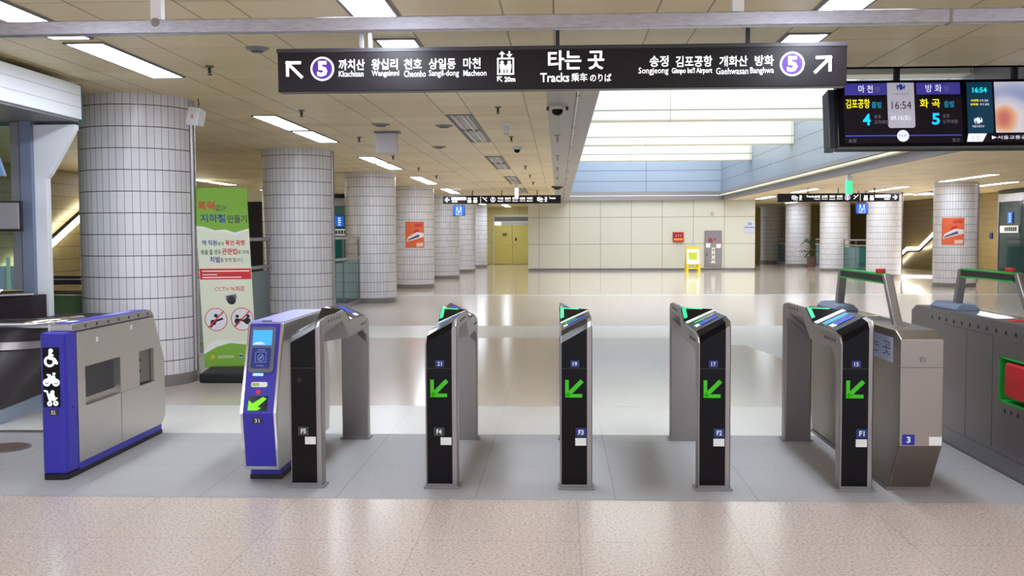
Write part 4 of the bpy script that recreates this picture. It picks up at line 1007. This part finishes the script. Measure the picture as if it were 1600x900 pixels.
def lamp_area(name, loc, rot, sx_, sy_, e, col=(1, 1, 1)):
    ld = bpy.data.lights.new(name, 'AREA'); ld.shape = 'RECTANGLE'; ld.size = sx_; ld.size_y = sy_; ld.energy = e; ld.color = col
    o = bpy.data.objects.new(name, ld); C.objects.link(o); o.location = loc; o.rotation_euler = rot; return o
def lift(x, y, w, label, face):
    """glass lift shaft with steel header; face -1: doors face -X, 0: doors face -Y"""
    t = thing('glass_lift', label, 'lift', (x, y, 0), -PI / 2 if face < 0 else 0)
    MB().box(0, w, .06, 1.2, 0, 2.86).build('shaft', glass_dark, t)
    MB().box(0, w, -.02, .06, 2.50, 2.76).build('header', steel, t); MB().box(0, w, -.02, .06, 2.78, 2.88).build('top_band', black_matt, t)
    for a in (0, w - .08): MB().box(a, a + .08, -.02, .06, 0, 2.5).build('door_jamb', steel, t)
    for k in range(2): MB().box(.1 + k * (w - .2) / 2, .1 + (k + 1) * (w - .2) / 2 - .02, 0.0, .05, .03, 2.48).build('door_panel', teal_glass if face == 0 else glass_dark, t)
    lb = MB().box(.2, 1.55 if w > 2 else w - .2, -.03, -.018, 1.50, 1.73).build('white_label', white_plain, t)
    A = Gfx(front(-.03), .002)
    for k in range(6): A.rrect(.55 + .15 * k if w > 2 else .3 + .1 * k, .67 + .15 * k if w > 2 else .37 + .1 * k, 1.55, 1.68, .02)
    A.build('lettering', charcoal, lb)
    bs = MB().box(.75 if w > 2 else .4, 1.1 if w > 2 else .7, -.03, -.018, 1.80, 2.16).build('blue_sign', mat('blue lift sign', (30, 100, 205), .4, emit=(30, 100, 210), estr=0.22), t)
    A = Gfx(front(-.03), .002); c = .925 if w > 2 else .55
    for k in range(4): A.rrect(c - .05, c + .05, 1.84 + .075 * k, 1.89 + .075 * k, .01)
    A.build('lettering', mat('pale blue lettering', (190, 215, 250), .5), bs)
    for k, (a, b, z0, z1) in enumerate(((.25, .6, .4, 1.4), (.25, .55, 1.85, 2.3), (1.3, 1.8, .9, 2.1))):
        if w > 2: MB().box(a, b, .048, .055, z0, z1).build('reflection_panel', mat('pale green reflection', (116, 142, 112), .25), t)  # pale plates painted as reflections in the dark glass
    return t
lift(14.45, 34.3, 3.4, 'dark glass lift doors with steel header and white label beside the orange poster column', -1)
lift(-7.9, 34.0, 1.9, 'teal glass lift glimpsed between second and third tiled columns', 0)
# small call panel on the tiled wall next to the lift
tag(MB().box(14.96, 14.995, 36.0, 36.2, 1.3, 1.5).build('call_panel', MATS['navy edge']), 'small dark call panel on tiled wall beside the lift doors', 'panel')
# strong stair light falling on the floor beyond the lift side columns
t = thing('stair_lamp', 'bright lamp strip at the ceiling near the olive tiled wall', 'ceiling light', (12.75, 35.6, T))
MB().box(-.4, .4, -.8, .8, -.06, 0).build('frame', white_paint, t); MB().box(-.36, .36, -.76, .76, -.065, -.06).build('diffuser', lamp_white, t)
o = lamp_area('stair_lamp_light', (0, 0, -.1), (0, 0, 0), .7, 1.5, 150, (1, .98, .95)); o.data.spread = math.radians(60); o.parent = t

# ================================================================ THINGS ON AND BEFORE THE CREAM WALL
def wall_item(name, label, cat, x, z, group=None): return thing(name, label, cat, (x, AY1 - .006, z), 0, group)
f0 = front(0.0)
t = wall_item('fire_equipment_box', 'small red box with yellow lower strip on cream wall above the wet floor sign', 'box', 4.69, 1.19)
MB().box(0, .44, -.10, 0, 0, .40).build('case', red_paint, t, bevel=.02); MB().box(.04, .40, -.108, -.10, .06, .14).build('yellow_strip', mat('amber strip', (240, 170, 40), .4), t)
A = Gfx(front(-.10), .004); A.rect(.05, .39, .17, .36, 0); A.build('window', mat('maroon window', (120, 24, 44), .3), t)
A = Gfx(front(-.105), .004)
for k in range(3): A.rect(.09 + .1 * k, .15 + .1 * k, .20, .32)
A.build('contents', mat('pink contents', (200, 110, 120), .5), t)
t = wall_item('hydrant_cabinet', 'tall grey fire hydrant cabinet with round red lamp on cream wall', 'cabinet', 5.99, .15)
MB().box(0, .70, -.06, 0, 0, 1.50).build('case', mat('hydrant grey', (140, 132, 136), .4), t, bevel=.008)
dr = MB().box(.03, .67, -.068, -.06, .03, 1.02).build('door', mat('hydrant grey door', (146, 138, 142), .4), t)
MB().cyl((.24, -.10, 1.12), .075, .04, 'y', 20).build('red_lamp', red_paint, t); MB().cyl((.42, -.08, 1.14), .03, .02, 'y', 12).build('bell', mat('maroon bell', (110, 30, 36), .4), t)
MB().box(.05, .23, -.075, -.068, .80, .97).build('notice', white_plain, dr); nn = MB().box(.47, .66, -.075, -.068, .78, .95).build('notice', white_plain, dr); MB().box(.47, .66, -.076, -.068, .95, .985).build('notice', red_soft, dr)
vl = MB().box(.29, .42, -.075, -.068, .18, .80).build('lettering_strip', mat('cream strip', (226, 226, 206), .5), dr)
A = Gfx(front(-.075), .003)
for k in range(3): A.rrect(.325, .385, .27 + .2 * k, .33 + .2 * k, .01)
A.build('lettering', mat('dark green ink', (60, 100, 70), .5), vl)
MB().box(.25, .46, -.078, -.068, .16, .20).build('white_foot', white_plain, dr); MB().box(.07, .10, -.09, -.068, .45, .58).build('handle', charcoal, dr)
t = wall_item('wall_notice', 'pair of pale grey paper notices at the right end of the cream wall', 'notice', 7.60, 1.53)
MB().box(0, .43, -.02, 0, 0, .22).build('notice_sheet', mat('notice grey', (204, 204, 220), .5), t); MB().box(.10, .36, -.02, 0, .27, .50).build('notice_sheet', mat('notice pale', (214, 220, 232), .5), t); MB().box(0, .43, -.024, 0, .22, .26).build('notice_clip', mat('notice strip', (150, 150, 176), .5), t); MB().box(.14, .32, -.023, -.02, .33, .44).build('notice_print', mat('notice ink', (140, 160, 200), .5), t)
t = wall_item('wall_speaker', 'small round ring fitting high on the cream wall', 'speaker', 6.30, 2.34)
mb = MB(); mb.cyl((0, -.05, 0), .06, .05, 'y', 20); mb.build('rim', grey_paint, t); MB().cyl((0, -.055, 0), .035, .01, 'y', 16).build('cone', cream_paint, t)
t = thing('wet_floor_sign', 'yellow folding floor sign with white and green poster standing before cream wall', 'floor sign', (5.40, 41.5, 0))
for s, nm in ((-1, 'front_board'), (1, 'rear_board')):
    def Q(a, b, d=0.0, s=s): return Vector((a * (1 - .10 * b), s * (.26 - .23 * b) + s * d, b))
    mb = MB()
    for p in ([(-.29, .0), (-.19, .0), (-.19, .30), (-.29, .30)], [(.19, .0), (.29, .0), (.29, .30), (.19, .30)], [(-.29, .28), (.29, .28), (.29, .98), (-.29, .98)], [(-.19, .10), (.19, .10), (.19, .16), (-.19, .16)]):
        mb.prism([Q(a, b, 0) for a, b in p], [Q(a, b, .03) for a, b in p])
    bd = mb.build(nm, yellow_plastic, t)
    if s < 0:
        MB().prism([Q(a, b, .03) for a, b in ((-.27, .30), (.27, .30), (.27, .90), (-.27, .90))], [Q(a, b, .036) for a, b in ((-.27, .30), (.27, .30), (.27, .90), (-.27, .90))]).build('poster', white_plain, bd)
        MB().prism([Q(a, b, .036) for a, b in ((-.17, .48), (.17, .48), (.19, .80), (.12, .76), (-.12, .76), (-.19, .80))], [Q(a, b, .042) for a, b in ((-.17, .48), (.17, .48), (.19, .80), (.12, .76), (-.12, .76), (-.19, .80))]).build('poster_print', mat('lime print', (200, 210, 50), .5), bd)
MB().box(-.27, .27, -.05, .05, .97, 1.0).build('hinge_bar', yellow_plastic, t)

# palm and bins
t = thing('potted_palm', 'potted green palm standing in front of a column at the lift side', 'plant', (11.36, 46.5, 0))
MB().lathe((0, 0, 0), [(.20, 0), (.22, .04), (.22, .08), (.17, .09), (.20, .45), (.21, .47)], 20).build('pot', mat('grey brown pot', (120, 100, 92), .5), t, smooth=40); MB().lathe((0, 0, 0), [(.26, 0), (.27, .05), (.24, .06)], 20).build('saucer', mat('red brown saucer', (128, 54, 48), .5), t)
MB().tube([(0, 0, .4), (.01, 0, .8), (-.01, .01, 1.15)], .03, 8).build('stem', mat('palm stem', (96, 96, 56), .6), t)
rng = random.Random(4); fo = MB()
for k in range(26):
    a = rng.uniform(0, 2 * PI); z0 = rng.uniform(.55, 1.2); ln = rng.uniform(.35, .62); wv = rng.uniform(.035, .06); rise = rng.uniform(.1, .5)
    prev = None
    for j in range(7):
        s = j / 6; r = ln * s; z = z0 + rise * s - .55 * s * s * (.5 + .3 * math.sin(k)); ww = wv * math.sin(PI * min(.97, .08 + s * .9))
        p = Vector((r * math.cos(a), r * math.sin(a), z)); sd = Vector((-math.sin(a), math.cos(a), .25)) * ww
        cur = (p - sd, p + Vector((0, 0, .012)), p + sd)
        if prev:
            fo.poly([prev[0], prev[1], cur[1], cur[0]]); fo.poly([prev[1], prev[2], cur[2], cur[1]])
        prev = cur
fo.build('foliage', mat('palm leaf', (62, 104, 44), .5), t)
t = thing('litter_bin', 'white square litter bin between the palm and a tiled column', 'bin', (11.80, 46.0, 0))
MB().prism([(-.15, -.15, 0), (.15, -.15, 0), (.15, .15, 0), (-.15, .15, 0)], [(-.17, -.17, .62), (.17, -.17, .62), (.17, .17, .62), (-.17, .17, .62)]).build('body', white_paint, t, bevel=.02); MB().box(-.18, .18, -.18, .18, .62, .68).build('lid', charcoal, t, bevel=.02); MB().prism([(-.17, -.19, .50), (.12, -.19, .56), (.12, -.19, .66), (-.17, -.19, .66)], [(-.17, -.172, .50), (.12, -.172, .56), (.12, -.172, .66), (-.17, -.172, .66)]).build('bin_liner', black_matt, t)
t = thing('litter_bin', 'dark navy litter bin beside the white bin near the palm', 'bin', (12.15, 46.0, 0))
MB().prism([(-.13, -.13, 0), (.13, -.13, 0), (.13, .13, 0), (-.13, .13, 0)], [(-.15, -.15, .52), (.15, -.15, .52), (.15, .15, .52), (-.15, .15, .52)]).build('body', mat('navy bin', (34, 38, 60), .5), t, bevel=.02); MB().box(-.16, .16, -.16, .16, .52, .57).build('lid', black_matt, t, bevel=.015)

# ================================================================ SMALL THINGS ON THE CEILING
t = thing('wall_loudspeaker', 'white boxy loudspeaker fixed high on the nearest tiled column', 'loudspeaker', (-3.56, 9.95, 2.67), math.radians(-22))
sp = MB().prism([(-.075, -.06, -.09), (.075, -.06, -.09), (.075, -.06, .09), (-.075, -.06, .09)], [(-.06, .06, -.075), (.06, .06, -.075), (.06, .06, .075), (-.06, .06, .075)]).build('case', white_paint, t, bevel=.01); sp.rotation_euler = (math.radians(-8), math.radians(8), 0)
MB().box(-.015, .015, -.063, -.058, -.02, .02).build('red_mark', mat('faded red mark', (214, 150, 150), .5), t); MB().tube([(-.02, .05, 0), (-.11, .12, .03)], .018, 8).build('bracket', steel_dark, t); MB().tube([(-.06, .08, .06), (-.08, .13, .15), (-.09, .13, .2)], .006, 6).build('cable', charcoal, t)
t = thing('hanging_box', 'white square box hung under the ceiling left of the unlit lights', 'box', (-2.31, 13.7, T))
MB().box(-.17, .17, -.02, .18, -.02, 0).build('ceiling_plate', grey_paint, t); MB().box(-.145, .145, 0, .06, -.29, -.02).build('case', mat('pale lilac box', (216, 212, 224), .5), t, bevel=.012)
def ceil_pt(px, py, Z=T):
    d = fw + rt2 * ((px - 800) / FPX) + up2 * ((450 - py) / FPX); s = (Z - 1.5) / d.z; return (d.x * s, d.y * s)
SPR = [(327, 103), (471, 172), (561, 214), (614, 243), (654, 262), (682, 274)], [(778, 167), (799, 213), (821, 259), (828, 273), (833, 284)]
spr = None
for pts, row in zip(SPR, ('along the column lights', 'beside the grey ceiling strip')):
    for i, p in enumerate(pts):
        x, y = ceil_pt(*p)
        if spr is None:
            spr = o = thing('sprinkler', '', 'sprinkler'); MB().cyl((0, 0, -.012), .035, .012, 'z', 16).build('escutcheon', steel_dark, o); MB().cyl((0, 0, -.06), .014, .05, 'z', 10).build('nozzle', charcoal, o); MB().cyl((0, 0, -.075), .022, .008, 'z', 12).build('deflector', charcoal, o)
        else: o = copy_tree(spr)
        o.location = (x, y, T); o['label'] = '%s small dark sprinkler from the camera %s' % (ORD[i], row); o['group'] = 'ceiling sprinklers'
dom = None
for px, py, l in ((808, 229, 'dark domed camera on the ceiling right of the unlit lights'), (871, 291, 'dark dome camera at the far end of the grey ceiling strip')):
    x, y = ceil_pt(px, py); o = thing('dome_camera', l, 'camera', (x, y, T)); k = 1.0 if px < 850 else 2.2
    MB().lathe((0, 0, 0), [(.05 * k, -.05), (.075 * k, -.045), (.08 * k, 0)], 20).build('housing', white_paint if k < 2 else charcoal, o, smooth=40); MB().lathe((0, 0, 0), [(.012 * k, -.10), (.04 * k, -.085), (.055 * k, -.05)], 20).build('dome', black_gloss, o, smooth=60)
x, y = ceil_pt(791, 193); o = thing('ceiling_speaker', 'white cone fitting on the ceiling between the unlit lights and grey strip', 'speaker', (x, y, T)); MB().lathe((0, 0, 0), [(.03, -.13), (.035, -.03), (.09, -.012), (.10, 0)], 20).build('cone', white_paint, o, smooth=30); MB().cyl((0, 0, -.134), .026, .006, 'z', 16).build('grille', grey_paint, o)
x, y = ceil_pt(871, 168, T - .02); o = thing('projector_lamp', 'round black spotlight on the grey ceiling strip', 'spotlight', (x, y, T - .012))
MB().lathe((0, 0, 0), [(.065, -.03), (.078, -.02), (.082, 0)], 28).build('rim', cream_paint, o, smooth=30); MB().lathe((0, 0, 0), [(.02, -.095), (.05, -.08), (.062, -.05), (.058, -.03)], 24).build('lamp_head', black_gloss, o, smooth=50)
for dx, dy in ((-.105, 0), (.105, 0), (0, .13)): MB().cyl((dx, dy, -.04), .014, .04, 'z', 10).build('fixing_peg', charcoal, o)
for i, py in enumerate((211, 243, 262, 277)):
    x, y = ceil_pt(871, py, T - .012); o = thing('slot_vent', '%s dark slot vent from the camera along the grey ceiling strip' % ORD[i], 'vent', (x, y, T - .012), 0, 'slot vents in the strip')
    MB().box(-.012, .012, 0, 1.1, -.006, 0).build('slot', black_matt, o); MB().box(-.045, .045, -.03, 0, -.006, 0).build('slot_end', charcoal, o)
t = thing('conduit_pipe', 'thin steel conduit pipe running along the grey ceiling strip', 'pipe', (.19, AY0, T - .03)); MB().cyl((0, .1, 0), .012, AY1 - AY0 - .4, 'y', 8).build('pipe', steel, t)
for k in range(10): MB().box(-.018, .018, 1.2 + 3 * k, 1.23 + 3 * k, -.014, .02).build('clip', steel_dark, t)
for px, py, l in ((402, 75, 'round grey ceiling vent left of the long hanging sign'), (694, 196, 'small oval ceiling vent left of the unlit lights'), (595, 194, 'small oval ceiling vent above the white hanging box'), (686, 229, 'flat grey ceiling vent behind the unlit lights')):
    x, y = ceil_pt(px, py); o = thing('ceiling_vent', l, 'vent', (x, y, T)); r = .09 if py < 100 else .12; MB().lathe((0, 0, 0), [(r * .5, -.025), (r * .85, -.012), (r, 0)], 24).build('rim', grey_paint, o, smooth=30); MB().cyl((0, 0, -.03), r * .5, .006, 'z', 18).build('disc', charcoal, o)
# manhole lid in the floor
o = thing('floor_lid', 'round brown metal lid in the grey floor left of the wide blue gate', 'floor lid', (-3.95, 7.02, 0)); MB().cyl((0, 0, 0), .165, .004, 'z', 36).build('plate', mat('brown metal lid', (104, 84, 78), .5), o); mb = MB()
for k in range(36):
    a, b = 2 * PI * k / 36, 2 * PI * (k + 1) / 36; mb.prism([(r * math.cos(q), r * math.sin(q), 0) for r, q in ((.165, a), (.18, a), (.18, b), (.165, b))], [(r * math.cos(q), r * math.sin(q), .005) for r, q in ((.165, a), (.18, a), (.18, b), (.165, b))])
mb.build('rim', grey_paint, o)
tag(MB().box(-4.8, -3.30, 7.58, 7.62, 0, .012).build('floor_trim', steel_dark), 'dark steel strip in the floor behind the wide blue gate', 'floor strip')
